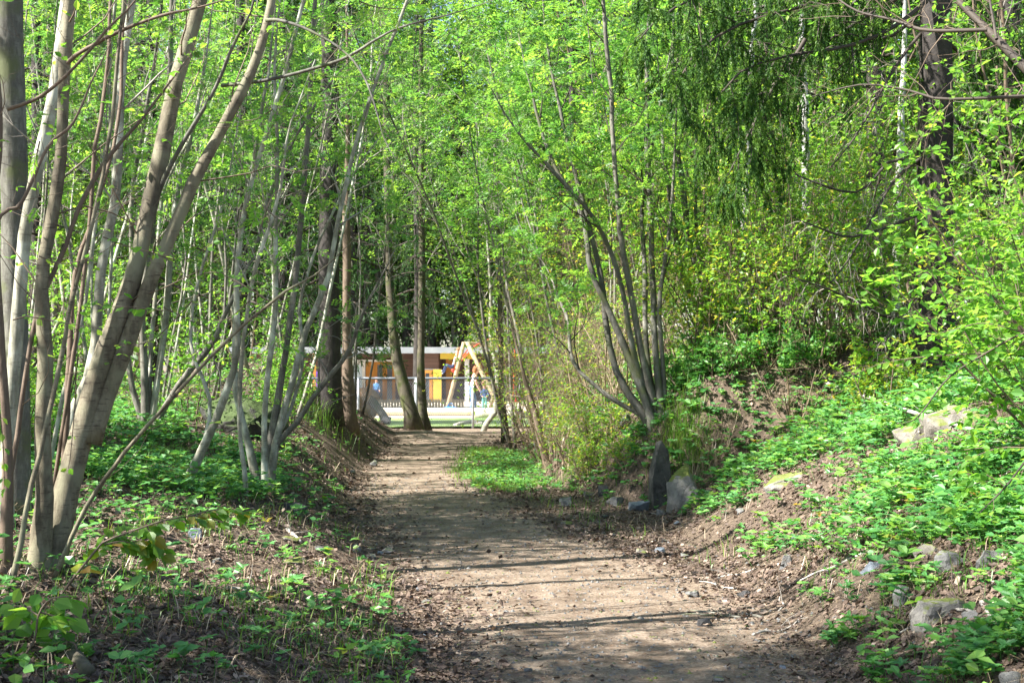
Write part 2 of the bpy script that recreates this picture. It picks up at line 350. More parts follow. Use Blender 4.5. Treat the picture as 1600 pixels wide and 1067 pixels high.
def leaves(buf, pos, dr, up, L, W=None, tmpl=T_DIA, rnd=None, mat=0):
    pos = np.asarray(pos, float).reshape(-1, 3); n = len(pos)
    if n == 0: return
    dr = nrm(np.broadcast_to(np.asarray(dr, float), (n, 3))); up = np.broadcast_to(np.asarray(up, float), (n, 3))
    s = nrm(np.cross(dr, up) + 1e-6); u2 = np.cross(s, dr)
    L = np.broadcast_to(L, (n,)); W = L * .5 if W is None else np.broadcast_to(W, (n,))
    t, F = tmpl; k = len(t)
    V = pos[:, None] + dr[:, None] * (t[None, :, 0:1] * L[:, None, None]) + s[:, None] * (t[None, :, 1:2] * W[:, None, None]) + u2[:, None] * (t[None, :, 2:3] * W[:, None, None])
    r = np.repeat(rng.random(n) if rnd is None else np.broadcast_to(rnd, (n,)), k)
    off = (np.arange(n) * k)[:, None, None]
    Fl = [(f[None] + off).reshape(-1, f.shape[1]) for f in (F if isinstance(F, list) else [F])]
    buf.add(V, Fl, r, mat, smooth=False)
def rdir(n, zs=1.0):
    v = rng.normal(size=(n, 3)); v[:, 2] *= zs; return nrm(v)
def compound(buf, pos, dr, L, pairs=5, lw=.34, mat=0, droop=.35):
    """pinnate (rowan) leaves"""
    pos = np.asarray(pos).reshape(-1, 3); n = len(pos)
    if n == 0: return
    dr = nrm(dr); L = np.broadcast_to(L, (n,))
    up = nrm(np.array([0, 0, 1.]) + .35 * rng.normal(size=(n, 3)))
    s = nrm(np.cross(dr, up) + 1e-6); u2 = np.cross(s, dr); R0 = rng.random(n)
    for k in range(pairs):
        t = .3 + .62 * k / max(pairs - 1, 1)
        p = pos + dr * (t * L)[:, None] - np.array([0, 0, 1.]) * (droop * t * t * L)[:, None] * .5
        ll = L * lw * (1 - .25 * abs(2 * t - 1.1))
        for sg in (-1, 1):
            d2 = nrm(s * sg * .85 + dr * .5 - np.array([0, 0, 1.]) * .25 + .12 * rng.normal(size=(n, 3)))
            leaves(buf, p, d2, u2, ll, ll * .36, T_DIA, np.clip(R0 + .15 * rng.normal(size=n), 0, 1), mat)
    p = pos + dr * (.92 * L)[:, None] - np.array([0, 0, 1.]) * (droop * .8 * L)[:, None] * .5
    leaves(buf, p, nrm(dr - np.array([0, 0, .4])), u2, L * lw, L * lw * .36, T_DIA, R0, mat)

def at_t(Pl, t):
    """sample polylines (N,m,3) (or radii (N,m)) at t (N,k) in 0..1"""
    m = Pl.shape[1]; f = np.clip(t, 0, .9999) * (m - 1); i = f.astype(int); u = f - i
    n = np.arange(Pl.shape[0])[:, None]
    if Pl.ndim == 3: u = u[..., None]
    return Pl[n, i] * (1 - u) + Pl[n, i + 1] * u
def sprout(Pl, Rl, k, f0, f1, L, ang=50, up=.15, m=6, wander=.18, rk=.55, rmin=.0025, rmax=.03, taper=.65, droop=0.0, tipL=.55):
    """k side shoots on each polyline"""
    Nn = len(Pl)
    if Nn == 0 or k == 0: return np.zeros((0, m, 3)), np.zeros((0, m))
    t = f0 + (f1 - f0) * (np.arange(k)[None] + rng.random((Nn, k))) / k
    p = at_t(Pl, t).reshape(-1, 3); r = at_t(Rl, t).reshape(-1)
    T = nrm(at_t(nrm(np.gradient(Pl, axis=1)), t)).reshape(-1, 3)
    q = nrm(np.cross(T, rdir(len(T))))
    a = np.radians(ang) * (.7 + .6 * rng.random(len(T)))[:, None]
    d = nrm(T * np.cos(a) + q * np.sin(a) + np.array([0, 0, up]))
    ln = L * (1 - tipL * t.reshape(-1)) * (.55 + .75 * rng.random(len(T)))
    O = np.zeros((len(T), m, 3)); O[:, 0] = p; step = (ln / (m - 1))[:, None]
    for i in range(1, m):
        d = nrm(d + wander * rng.normal(size=d.shape) + np.array([0, 0, -droop + up * .25]))
        O[:, i] = O[:, i - 1] + d * step
    r0 = np.clip(np.minimum(r * rk, ln * .012 + .001), rmin, rmax)
    return O, r0[:, None] * (1 - taper * np.linspace(0, 1, m))[None]

# ------------------------------------------------------------------ terrain
def build_ground():
    xs = [0.0]; s = .05
    def grow(a, b, s0, g):
        o = [a]; s = s0
        while o[-1] < b: o.append(o[-1] + s); s *= g
        return o
    right = [-3.0 + .05 * i for i in range(int(8.2 / .05))]
    r2 = grow(right[-1] + .06, 420, .08, 1.07); l2 = [-v for v in grow(3.06, 420, .07, 1.07)][::-1]
    xs = np.array(l2 + right + r2)
    y = [4.5]
    while y[-1] < 42: y.append(y[-1] + max(.05, .0052 * y[-1] * y[-1] / 10 + .01))
    y2 = grow(y[-1] + .5, 900, .6, 1.06); y0 = [-v for v in grow(-4.4, 60, .12, 1.1)][::-1]
    ys = np.array(sorted(y0 + y + y2))
    X, Y = np.meshgrid(xs, ys); Z = height(X, Y)
    edge = np.minimum(path_h(Y) - np.abs(X - path_c(Y)), 3)
    pm = sstep(-.45, .4, edge)
    pm = np.maximum(pm, (Y > 38) * .6)
    b = Buf(); nx = len(xs); i = np.arange(len(ys) - 1)[:, None]; j = np.arange(nx - 1)[None]
    F = np.stack([i * nx + j, i * nx + j + 1, (i + 1) * nx + j + 1, (i + 1) * nx + j], -1).reshape(-1, 4)
    b.add(np.stack([X, Y, Z], -1), F, 0.5)
    o = b.build('forest_ground', 'ground')
    at = o.data.attributes.new('path', 'FLOAT', 'POINT'); at.data.foreach_set('value', pm.ravel().astype(np.float32))
    tag(o, kind='structure', label='brown forest floor with a trodden dirt footpath curving through it')
build_ground()
print('ground done')

# ------------------------------------------------------------------ trees
UPV = np.array([0, 0, 1.])
def put_leaves(cb, Pn, kind, L, per=2, f0=.25, keep=1.0, mat=1, up=.3):
    """leaves along twigs Pn (N,m,3)"""
    Nn = len(Pn)
    if Nn == 0: return
    t = f0 + (1 - f0) * rng.random((Nn, per)); t[:, 0] = .99
    p = at_t(Pn, t).reshape(-1, 3); T = nrm(at_t(nrm(np.gradient(Pn, axis=1)), t)).reshape(-1, 3)
    k = rng.random(len(p)) < keep; p = p[k]; T = T[k]; n = len(p)
    if n == 0: return
    if kind == 'rowan':
        for q in range(2):
            d = nrm(T * .5 + rdir(n, .5) * .9 + UPV * up)
            compound(cb, p, d, L * (.6 + .6 * rng.random(n)), 5, mat=mat)
    elif kind == 'rowan3':
        for q in range(2):
            d = nrm(T * .5 + rdir(n, .5) * .9 + UPV * up)
            compound(cb, p, d, L * (.4 + .9 * rng.random(n)), 3, lw=.42, mat=mat)
    elif kind == 'rowanbig':
        d = nrm(T * .6 + rdir(n, .4) * .8 + UPV * up)
        compound(cb, p, d, L * (.7 + .5 * rng.random(n)), 7, lw=.3, mat=mat)
    elif kind == 'oval':
        for q in range(3):
            d = nrm(T * .4 + rdir(n, .5) + UPV * .1)
            l = L * (.5 + .8 * rng.random(n))
            leaves(cb, p + rdir(n) * L * .25, d, nrm(UPV + .6 * rng.normal(size=(n, 3))), l, l * .5, T_DIA, mat=mat)
    elif kind == 'ovalbig':
        for q in range(2):
            d = nrm(T * .3 + rdir(n, .4) - UPV * .15)
            l = L * (.55 + .7 * rng.random(n))
            leaves(cb, p, d, nrm(UPV + .5 * rng.normal(size=(n, 3))), l, l * .6, T_OVAL, mat=mat)

def extent(st): return np.stack([a for a, b in st]), np.stack([b for a, b in st])
def make_tree(name, label, cat, group, base, stems, bark, crown, single='stem', sides=9, rough=.12, m=22):
    base = np.asarray(base, float)
    root = empty(name, base, label, cat, group)
    st = []
    for s in stems:
        pts, rad = s[0], s[1]; bk = s[2] if len(s) > 2 else bark
        q, r = smooth_poly(pts, rad, m); sp = np.linalg.norm(q[-1] - q[0])
        q = q + np.cumsum(rng.normal(size=q.shape), axis=0) * .0034 * sp * np.array([1, 1, .2]) * np.linspace(0, 1, m)[:, None] ** .5 * .5
        if r[0] > .03 and q[0][1] < 20: r = r * (1 + .55 * np.exp(-np.arange(m) / 1.3))
        r = r * (1 + .07 * np.convolve(rng.normal(size=m), [.25, .5, .25], 'same'))
        b = Buf(); tubes(b, q, r, sides, cap=True, rough=rough, rnd=.5)
        # knots and stubs
        if r[0] > .03:
            kP, kR = sprout(q[None], r[None], 5, .2, .95, .05, 70, 0, 3, .1, .5, .006, .02, .3); tubes(b, kP, kR, 5, cap=True, rnd=.5)
        if bk == 'bark_mix': bk = ['bark_dark', 'bark_grey', 'bark_dark'][int(rng.integers(0, 3))]
        if bk == 'bark_pale' and len(stems) > 1: bk = ['bark_pale', 'bark_grey', 'bark_pale'][int(rng.integers(0, 3))]
        b.build('trunk' if len(stems) == 1 else single, bk, root, base)
        st.append((q, r))
    SP, SR = extent(st)
    cb = Buf(); 
    if crown.get('levels'):
        cur = (SP, SR)
        for lv in crown['levels']:
            nP, nR = sprout(cur[0], cur[1], **lv['s'])
            if lv.get('cull'):
                c = lv['cull'](nP[:, -1]); nP, nR = nP[c], nR[c]
            tubes(cb, nP, nR, lv.get('sides', 3), mat=0)
            if lv.get('leaf'): put_leaves(cb, nP, **lv['leaf'])
            if not lv.get('side'): cur = (nP, nR)
    for f in crown.get('extra', []): f(cb)
    if cb.n: cb.build('crown', [crown.get('twig', 'twig'), crown.get('lm', 'rowan')], root, base)
    return root

def px_stem(tr, d0, d1=None, base=None):
    """traced stem: (px, py, width px); depth goes d0 -> d1 along it"""
    n = len(tr); d1 = d0 if d1 is None else d1
    w = None; pts = []; rad = []
    ws = [(i, t[2]) for i, t in enumerate(tr) if len(t) > 2]
    for i, t in enumerate(tr):
        d = d0 + (d1 - d0) * i / (n - 1); pts.append(P(t[0], t[1], d))
        rad.append(np.interp(i, [a for a, b in ws], [b for a, b in ws]) / 2 / FPX * d)
    if tr[-1][1] > -120: rad = [q * (1 - .75 * max(0, (i / (n - 1) - .7) / .3)) for i, q in enumerate(rad)]
    pts = np.array(pts)
    g = H(pts[0][0], pts[0][1])
    if pts[0][2] > g - .1:
        pts = np.vstack([[pts[0][0], pts[0][1], g - .12], pts]); rad = [rad[0] * 1.15] + rad
    return pts, np.array(rad)

def side(k, L, leaf=None, **s):
    d = dict(k=k, L=L, f0=.3, f1=.98); d.update(s); return dict(s=d, leaf=leaf)

# ---- A: the big hazel-like clump at the near left
dA = 7.7
A1 = px_stem([(72, 935, 56), (98, 800, 50), (152, 600, 48), (215, 430, 42), (232, 370, 36), (259, 250, 35), (291, 120, 33), (330, 0, 30), (368, -150, 26), (400, -330, 20), (420, -600, 12)], dA, 8.2)
A2 = px_stem([(140, 690, 34), (190, 560, 34), (240, 430, 31), (266, 370, 27), (300, 290, 26), (350, 190, 23), (386, 120, 22), (411, 50, 22), (422, 0, 18), (432, -120, 15), (470, -380, 9)], dA + .1, 8.0)
A3 = px_stem([(58, 940, 42), (70, 800, 36), (70, 700, 34), (76, 560, 32), (70, 460, 30), (76, 370, 29), (91, 250, 25), (98, 120, 25), (103, 0, 26), (108, -130, 22), (90, -350, 18), (110, -600, 10)], 7.6, 7.7)
A4 = px_stem([(10, 930, 34), (14, 800, 26), (12, 650, 20), (4, 500, 18), (2, 380, 16), (6, 200, 13), (2, 0, 10), (0, -200, 8)], 7.4, 7.3)
A6 = px_stem([(15, 925, 14), (10, 820, 12), (22, 710, 11), (56, 505, 10), (101, 399, 10), (139, 307, 9.5), (180, 244, 9), (240, 180, 9), (285, 120, 8), (321, 69, 7)], 7.4, 7.9)
A7 = px_stem([(78, 925, 12), (131, 800, 9.5), (187, 719, 9), (262, 625, 8), (337, 539, 7.5), (397, 482, 7), (430, 455, 7), (480, 425, 5), (560, 350, 3)], 7.5, 6.9)
A8 = px_stem([(8, 985, 14), (30, 860, 12), (50, 745, 11), (75, 644, 10), (101, 494, 9), (124, 400, 9), (150, 290, 8), (166, 170, 8), (178, 40, 7), (185, -120, 6), (200, -300, 4)], 7.2, 7.5)
A9 = px_stem([(92, 900, 16), (103, 720, 13), (111, 560, 12), (118, 430, 11), (150, 330, 9), (185, 200, 8), (196, 60, 7), (205, -60, 6), (215, -300, 4)], 7.9, 8.4)
A11 = px_stem([(40, 900, 14), (85, 760, 9), (120, 520, 9), (135, 375, 9), (142, 225, 8.5), (154, 131, 8), (161, 0, 7), (165, -150, 6), (170, -300, 3)], 7.9, 8.3)
A12 = px_stem([(92, 110, 12), (115, 86, 9), (150, 65, 8), (180, 49, 8), (250, 22, 7), (315, 7, 6), (400, -20, 4)], 7.65, 7.4)
A13 = px_stem([(-30, 420, 8), (0, 335, 8), (30, 318, 8), (72, 228, 7), (112, 190, 6), (148, 108, 5), (170, 60, 3)], 7.0, 7.2)
A14 = px_stem([(233, 330, 14), (277, 240, 9), (337, 139, 8), (367, 67, 7), (398, 0, 6), (420, -100, 4)], 7.95, 7.5)
A15 = px_stem([(415, 30, 9), (440, 31, 7), (490, 50, 6), (545, 88, 5), (580, 150, 4), (600, 220, 3), (625, 260, 1.5)], 7.9, 7.4)
A16 = px_stem([(345, 133, 8), (420, 124, 7), (520, 98, 7), (560, 80, 6), (620, 45, 5), (720, 18, 4), (800, -10, 3)], 8.1, 7.4)
A17 = px_stem([(10, 170, 9), (60, 150, 8), (110, 108, 7), (165, 45, 6), (205, 5, 5), (230, -40, 3)], 7.0, 6.9)
A18 = px_stem([(-40, 150, 12), (20, 140, 8), (90, 190, 7), (40, 130, 5), (130, 90, 4)], 7.0, 6.9)
for s in (A12, A13, A14, A15, A16, A17, A18):    # these leave another stem, not the ground
    pass
def fix_branch(s):
    p, r = s
    if p[1][2] - p[0][2] > .3 and abs(p[1][0] - p[0][0]) < 1e-6: return p[1:], r[1:]
    return p, r
(A1, A2, A3, A4, A6, A7, A8, A9, A11, A12, A13, A14, A15, A16, A17) = [(s[0], s[1] * .74) for s in (A1, A2, A3, A4, A6, A7, A8, A9, A11, A12, A13, A14, A15, A16, A17)]
A12, A13, A14, A15, A16, A17, A2 = [fix_branch(s) for s in (A12, A13, A14, A15, A16, A17, A2)]
baseA = np.array([(60 - 800) / FPX * dA, dA, 0]); baseA[2] = H(baseA[0], baseA[1])

def leafy_twig(tr, d, size, mat_leaf=1, n=14, kind='oval', fan=.5, hang=.2):
    """a traced thin twig with big individual leaves, seen close"""
    def f(cb):
        q, r = smooth_poly([P(a, b, d + .05 * i) for i, (a, b) in enumerate(tr)], [.004] * len(tr), 14)
        r = r * np.linspace(1, .35, 14); tubes(cb, q, r, 4)
        t = np.linspace(.12, 1, n); p = at_t(q[None], t[None])[0]; T = nrm(at_t(np.gradient(q, axis=0)[None], t[None])[0])
        S = nrm(np.cross(T, UPV)); sg = np.where(np.arange(n) % 2, 1, -1)[:, None]
        if kind == 'rowan':
            dd = nrm(T * .5 + S * sg * fan + rng.normal(size=(n, 3)) * .3 - UPV * hang)
            compound(cb, p, dd, size * (.8 + .4 * rng.random(n)), 7, lw=.33, mat=mat_leaf)
        else:
            for k in range(2):
                dd = nrm(T * .6 + S * sg * fan * (1 if k == 0 else -1) + rng.normal(size=(n, 3)) * .35 - UPV * hang)
                L = size * (.6 + .5 * rng.random(n))
                stp = p + dd * size * .25
                tubes(cb, np.stack([p, stp], 1), np.full((n, 2), .0012), 3)
                leaves(cb, stp, dd, nrm(UPV + .5 * rng.normal(size=(n, 3)) + np.array([0, -.5, 0])), L, L * .68, T_OVAL, mat=mat_leaf)
    return f
fresh = dict(kind='ovalbig', L=.05, per=2, keep=.35)
A_extra = [
    leafy_twig([(255, 250 + 235), (205, 480), (150, 478)], 7.2, .055, n=7),
    leafy_twig([(20, 500), (45, 495), (100, 505), (150, 512)], 7.1, .05, n=6),
    leafy_twig([(250, 370), (240, 395), (290, 405), (330, 380)], 7.3, .045, n=8),
    leafy_twig([(160, 370), (200, 385), (260, 400)], 7.3, .045, n=7),
    leafy_twig([(255, 480), (290, 498), (330, 520), (300, 560)], 7.3, .05, n=8),
    leafy_twig([(420, 470), (370, 440), (330, 425), (290, 440)], 7.2, .05, n=10),
    leafy_twig([(390, 470), (350, 500), (300, 495)], 7.2, .05, n=7),
    leafy_twig([(300, 470), (240, 530), (190, 540)], 7.2, .05, n=6),
    leafy_twig([(60, 400), (100, 412), (150, 400)], 7.2, .045, n=5),
    leafy_twig([(120, 600), (112, 700), (108, 730)], 7.0, .04, n=3),
    leafy_twig([(0, 640), (6, 700), (8, 760)], 6.9, .05, n=6),
]
rowan_extra = [
    leafy_twig([(405, 360), (430, 300), (470, 305), (500, 310)], 6.6, .14, kind='rowan', n=3, hang=.5),
    leafy_twig([(430, 340), (400, 315), (380, 330)], 6.6, .12, kind='rowan', n=3, hang=.5),
    leafy_twig([(425, 170), (400, 185), (370, 190)], 6.8, .1, kind='rowan', n=3, hang=.3),
    leafy_twig([(560, 0), (590, 10), (630, 12)], 6.8, .11, kind='rowan', n=4, hang=.5),
    leafy_twig([(60, 220), (52, 270), (60, 320)], 6.8, .1, kind='rowan', n=3, hang=.3),
]
near_lv = [
    dict(s=dict(k=9, L=.9, f0=.25, f1=.98, ang=55, up=.1, m=6, wander=.25, rk=.22, rmin=.0015, rmax=.006), sides=3, leaf=dict(kind='ovalbig', L=.05, per=2, f0=.5, keep=.35)),
    dict(s=dict(k=3, L=.3, f0=.3, f1=.98, ang=50, up=.05, m=5, wander=.3, rk=.5, rmin=.001, rmax=.003), sides=3, leaf=dict(kind='ovalbig', L=.045, per=2, f0=.5, keep=.35)),
]
make_tree('hazel_clump', 'large multi-stemmed hazel with thick brown leaning stems at the left edge of the path bank', 'tree', None, baseA,
          [A1 + ('bark_hazel',), A2 + ('bark_hazel',), A3 + ('bark_hazel',), A4 + ('bark_brown',), A6 + ('bark_brown',), A7 + ('bark_hazel',), A8 + ('bark_hazel',), A9 + ('bark_brown',), A11 + ('bark_brown',),
           A12 + ('bark_brown',), A13 + ('bark_brown',), A14 + ('bark_dark',), A15 + ('bark_dark',), A16 + ('bark_dark',), A17 + ('bark_brown',)],
          'bark_hazel', dict(levels=near_lv, extra=A_extra + rowan_extra, lm='lime', twig='twig'), sides=12, m=30)

# ---- two grey trunks standing behind the hazel
rowan_lv = lambda k1=5, k2=4, L1=1.1, L2=.5, keep=.6, lf=.13, f0=.35, kind='rowan': [
    dict(s=dict(k=k1, L=L1, f0=f0, f1=.98, ang=45, up=.22, m=7, wander=.15, rk=.4, rmin=.002, rmax=.01), sides=4),
    dict(s=dict(k=k2, L=L2, f0=.2, f1=.98, ang=48, up=.1, m=5, wander=.2, rk=.5, rmin=.0012, rmax=.004), sides=3, leaf=dict(kind=kind, L=lf, per=2, f0=.3, keep=keep)),
]
def single(name, label, tr, d, bark, lv, lm='rowan', group=None, cat='tree', twig='greytwig', d1=None, sides=10):
    s = px_stem(tr, d, d1); b = s[0][0].copy(); b[2] = H(b[0], b[1])
    return make_tree(name, label, cat, group, b, [s], bark, dict(levels=lv, lm=lm, twig=twig), sides=sides)
single('grey_tree', 'thick grey ringed trunk partly cut off at the top left corner behind the hazel',
       [(24, 800, 38), (26, 600, 38), (22, 420, 40), (24, 300, 42), (18, 150, 44), (16, 0, 44), (14, -200, 38), (10, -500, 28)], 10.0, 'bark_dark', rowan_lv(4, 4, 1.2, .6, .4, f0=.4))
single('leaning_rowan', 'pale smooth stem leaning right between the grey trunk and the hazel',
       [(8, 760, 22), (14, 600, 21), (26, 400, 20), (45, 280, 20), (66, 150, 19), (84, 30, 18), (98, -120, 15), (130, -400, 9)], 9.2, 'bark_pale', rowan_lv(3, 4, .9, .5, .4, f0=.4))
single('slender_rowan', 'slim pale curved stem just right of the leaning hazel stems',
       [(110, 665, 18), (148, 569, 16), (154, 494, 15), (165, 400, 14), (180, 337, 14), (188, 225, 13), (195, 112, 13), (210, 0, 12), (222, -160, 9), (230, -350, 6)], 11.0, 'bark_pale', rowan_lv(5, 5, 1.0, .5, .4))

# ---- B, C: grey multi-stemmed rowans left of the path
def clump(name, label, group, traces, d, bark, lv, lm='rowan', twig='greytwig', spread=.35, sides=8):
    st = []
    for i, tr in enumerate(traces):
        dd = d + rng.uniform(-.12, .12)
        st.append(px_stem(tr, dd, dd + rng.uniform(-spread, spread) * 2))
    b = st[0][0][0].copy(); b[2] = H(b[0], b[1])
    return make_tree(name, label, 'tree', group, b, st, bark, dict(levels=lv, lm=lm, twig=twig), sides=sides)
def thin(k1, k2, L1, L2, keep, lf=.12, f0=.4, kind='rowan', kb=8):
    return [dict(s=dict(k=kb, L=.7, f0=.15, f1=.75, ang=50, up=.12, m=6, wander=.28, rk=.3, rmin=.0015, rmax=.005), sides=3, side=True,
                 leaf=dict(kind='rowan', L=lf * .9, per=1, f0=.6, keep=.35))] + rowan_lv(k1, k2, L1, L2, keep, lf, f0, kind)
dB = 13.8
clump('grey_rowan', 'fan of slim grey stems rising from the path bank beside the black stone', None, [
    [(412, 785, 14), (425, 690, 13), (440, 600, 11), (452, 520, 10), (468, 400, 9), (484, 250, 8.5), (492, 100, 8), (500, -40, 7), (505, -250, 5)],
    [(418, 785, 12), (434, 680, 11), (455, 600, 10), (480, 505, 9.5), (508, 440, 8), (520, 370, 7.5), (545, 250, 7), (590, 120, 6), (640, 0, 5), (680, -150, 4)],
    [(408, 780, 11), (388, 690, 10), (370, 620, 9), (366, 520, 9), (372, 400, 8), (398, 220, 7), (420, 80, 6), (430, -100, 5)],
    [(424, 782, 10), (431, 698, 9), (462, 664, 8.5), (490, 622, 8), (518, 585, 7.5), (547, 546, 7), (560, 512, 6.5), (573, 479, 6), (603, 422, 5), (640, 350, 3)],
    [(415, 782, 10), (414, 642, 9), (423, 557, 9), (430, 484, 8), (429, 400, 8), (432, 250, 7), (425, 100, 7), (440, -60, 6)],
    [(414, 780, 8), (425, 700, 7), (455, 640, 6), (472, 560, 5.5), (468, 480, 5), (500, 380, 4.5), (560, 260, 4), (610, 190, 3)],
], dB, 'bark_pale', thin(8, 6, .9, .45, .85, lf=.14))
clump('grey_rowan', 'low leaning grey stems sprouting left of the black path stone', None, [
    [(290, 762, 14), (322, 690, 13), (350, 625, 12), (372, 545, 10), (371, 440, 9), (388, 310, 8), (432, 160, 7), (470, 10, 6), (500, -150, 4)],
    [(385, 750, 8), (375, 670, 7), (378, 590, 7), (384, 520, 6), (400, 420, 6), (440, 300, 5), (455, 200, 5), (500, 90, 4)],
    [(295, 760, 7), (330, 640, 6), (300, 540, 6), (310, 440, 5), (350, 300, 5), (380, 150, 4)],
], 12.8, 'bark_pale', thin(8, 6, .9, .45, .8, lf=.14))
clump('grey_rowan', 'spreading pale stems rooted in the green bank in front of the boulder', None, [
    [(228, 668, 12), (225, 560, 11), (222, 480, 10), (230, 400, 10), (245, 280, 9), (262, 120, 8), (270, -30, 7), (280, -200, 5)],
    [(235, 668, 11), (252, 560, 10), (266, 470, 10), (270, 400, 9), (285, 290, 8), (312, 180, 7), (330, 60, 6), (345, -100, 5)],
    [(240, 668, 10), (280, 600, 9), (330, 540, 8), (352, 490, 8), (395, 400, 7), (430, 280, 6), (500, 150, 5), (570, 70, 4)],
    [(226, 668, 9), (205, 600, 8), (200, 520, 8), (205, 400, 8), (205, 300, 7), (228, 150, 6), (250, 30, 5), (260, -150, 4)],
    [(232, 668, 8), (237, 540, 7), (246, 440, 6), (255, 300, 6), (300, 200, 5), (330, 100, 4)],
], 16.2, 'bark_pale', thin(8, 6, .9, .45, .85, lf=.15))
# random clumps: natural multi-stem rowans that thicken the left and centre
def rand_stems(x, y, n, h, r, lean=(0, 0), spread=.25):
    g = H(x, y); st = []
    for i in range(n):
        a = rng.random() * 6.28; s = spread * (.3 + rng.random()); L = h * (.65 + .45 * rng.random())
        p = np.array([x + .08 * np.cos(a), y + .08 * np.sin(a), g - .12]); d = nrm(np.array([np.cos(a) * s + lean[0], np.sin(a) * s + lean[1], 1.]))
        pts = [p]; 
        for k in range(7):
            d = nrm(d + rng.normal(size=3) * .07 + np.array([0, 0, .05])); pts.append(pts[-1] + d * L / 7)
        rr = r * (.6 + .5 * rng.random()); st.append((np.array(pts), rr * np.linspace(1, .3, 8)))
    return st
LC = 0
def rand_clump(px, d, n, h, r, label, group, bark='bark_pale', lm='rowan', lv=None, lean=(0, 0), spread=.25, twig='greytwig', name='young_rowan', cat='tree', m=14, sides=6):
    x = (px - 800) / FPX * d
    st = rand_stems(x, d, n, h, r, lean, spread); b = np.array([x, d, H(x, d)])
    return make_tree(name, label, cat, group, b, st, bark, dict(levels=lv or thin(6, 5, 1.2, .55, .8, kb=2), lm=lm, twig=twig), sides=sides, m=m)
gl = 'young rowans in the thicket left of the path'
for (px, d, n, h, r) in [(60, 12.5, 2, 6.0, .022), (150, 15, 3, 6.5, .026), (20, 17, 2, 7, .03), (250, 19, 3, 7.5, .03), (330, 20.5, 3, 8, .032), (120, 21, 3, 8, .032),
                         (400, 22.5, 3, 8.5, .035), (200, 25, 3, 9, .04), (455, 21, 2, 7.5, .03), (40, 26, 3, 9, .04), (330, 28, 3, 10, .04)]:
    rand_clump(px, d, n, h, r, 'slender pale-stemmed young rowan crowded in the thicket left of the path', gl, lean=(.08, 0),
               lv=thin(11, 7, 1.5 * h / 7, .65, .62, lf=.19 if d < 18 else .25, kind='rowan' if d < 18 else 'rowan3', kb=2))
gl = 'young rowans arching over the middle of the path'
# these stand either side of the far path and fill the middle of the picture
for (px, d, n, h, r, lean) in [(545, 25, 1, 8.5, .03, (.06, -.1)),  (810, 26, 3, 9, .035, (-.12, -.1)), (850, 24, 3, 8.5, .035, (-.15, -.1)), (900, 21.5, 3, 8, .032, (-.1, -.05)),
                               (950, 20, 3, 7.5, .03, (-.06, 0)), (855, 36.5, 3, 11, .04, (-.15, -.1)), (560, 30.5, 2, 9.5, .03, (.14, -.05)), (820, 31, 2, 10, .03, (-.2, -.05))]:
    rand_clump(px, d, n, h, r, 'leafy young rowan leaning over the far stretch of the path', gl, lean=lean, spread=.2,
               bark='bark_grey', lv=thin(13, 8, 1.7 * h / 8, .7, .8, lf=.25, kind='rowan3', kb=1, f0=.42))

# ---- E: dark multi-stemmed tree behind the standing stone
dE = 16.5
clump('dark_rowan', 'many-stemmed rowan with dark leaning stems rising behind the upright stone', None, [
    [(1022, 665, 13), (1000, 640, 12), (968, 590, 10.5), (950, 520, 10), (942, 450, 9), (932, 400, 8), (905, 300, 8), (875, 180, 7), (850, 50, 6), (840, -100, 5)],
    [(1035, 680, 13), (1015, 600, 11), (1000, 520, 10), (990, 450, 9.5), (978, 380, 9), (970, 280, 8), (965, 150, 7), (955, 0, 6), (950, -200, 4)],
    [(1020, 660, 12), (985, 560, 11), (960, 500, 10), (925, 420, 9), (908, 330, 8), (860, 250, 7), (830, 150, 6), (810, 50, 5)],
    [(1035, 665, 11), (1022, 540, 10), (1018, 440, 9), (1015, 320, 8), (1008, 200, 8), (1012, 50, 7), (1020, -120, 5)],
    [(1038, 690, 9), (1020, 665, 8), (995, 645, 7), (950, 620, 7), (902, 580, 6), (887, 550, 6), (882, 500, 5), (865, 460, 5), (850, 425, 4), (820, 380, 3)],
    [(1020, 650, 10), (992, 560, 9), (965, 430, 8), (930, 350, 7), (880, 290, 6), (800, 200, 5), (760, 120, 4)],
    [(1030, 660, 9), (1010, 560, 8), (1005, 430, 8), (1000, 330, 7), (1022, 200, 6), (1050, 60, 5)],
    [(1040, 670, 9), (1035, 560, 8), (1030, 470, 7), (1045, 360, 6), (1055, 250, 5), (1060, 120, 4)],
], dE, 'bark_mix', thin(9, 7, 1.1, .5, .95, lf=.19, kb=2), twig='darktwig', spread=.5)
clump('dark_rowan', 'grey-stemmed rowan on the bank to the right of the dark leaning stems', None, [
    [(1150, 615, 10), (1128, 545, 10), (1100, 450, 9), (1080, 400, 9), (1062, 290, 9), (1050, 200, 8), (1042, 60, 7), (1040, -100, 5)],
    [(1145, 610, 9), (1110, 520, 9), (1070, 440, 8), (1052, 340, 8), (1035, 220, 7), (1030, 80, 6)],
    [(1152, 612, 8), (1138, 560, 8), (1120, 470, 7), (1090, 380, 7), (1085, 260, 6), (1090, 120, 5)],
], 17.3, 'bark_mix', thin(9, 6, 1.1, .5, .9, lf=.16, kb=2), twig='darktwig')
gl = 'young trees on the bank right of the path'
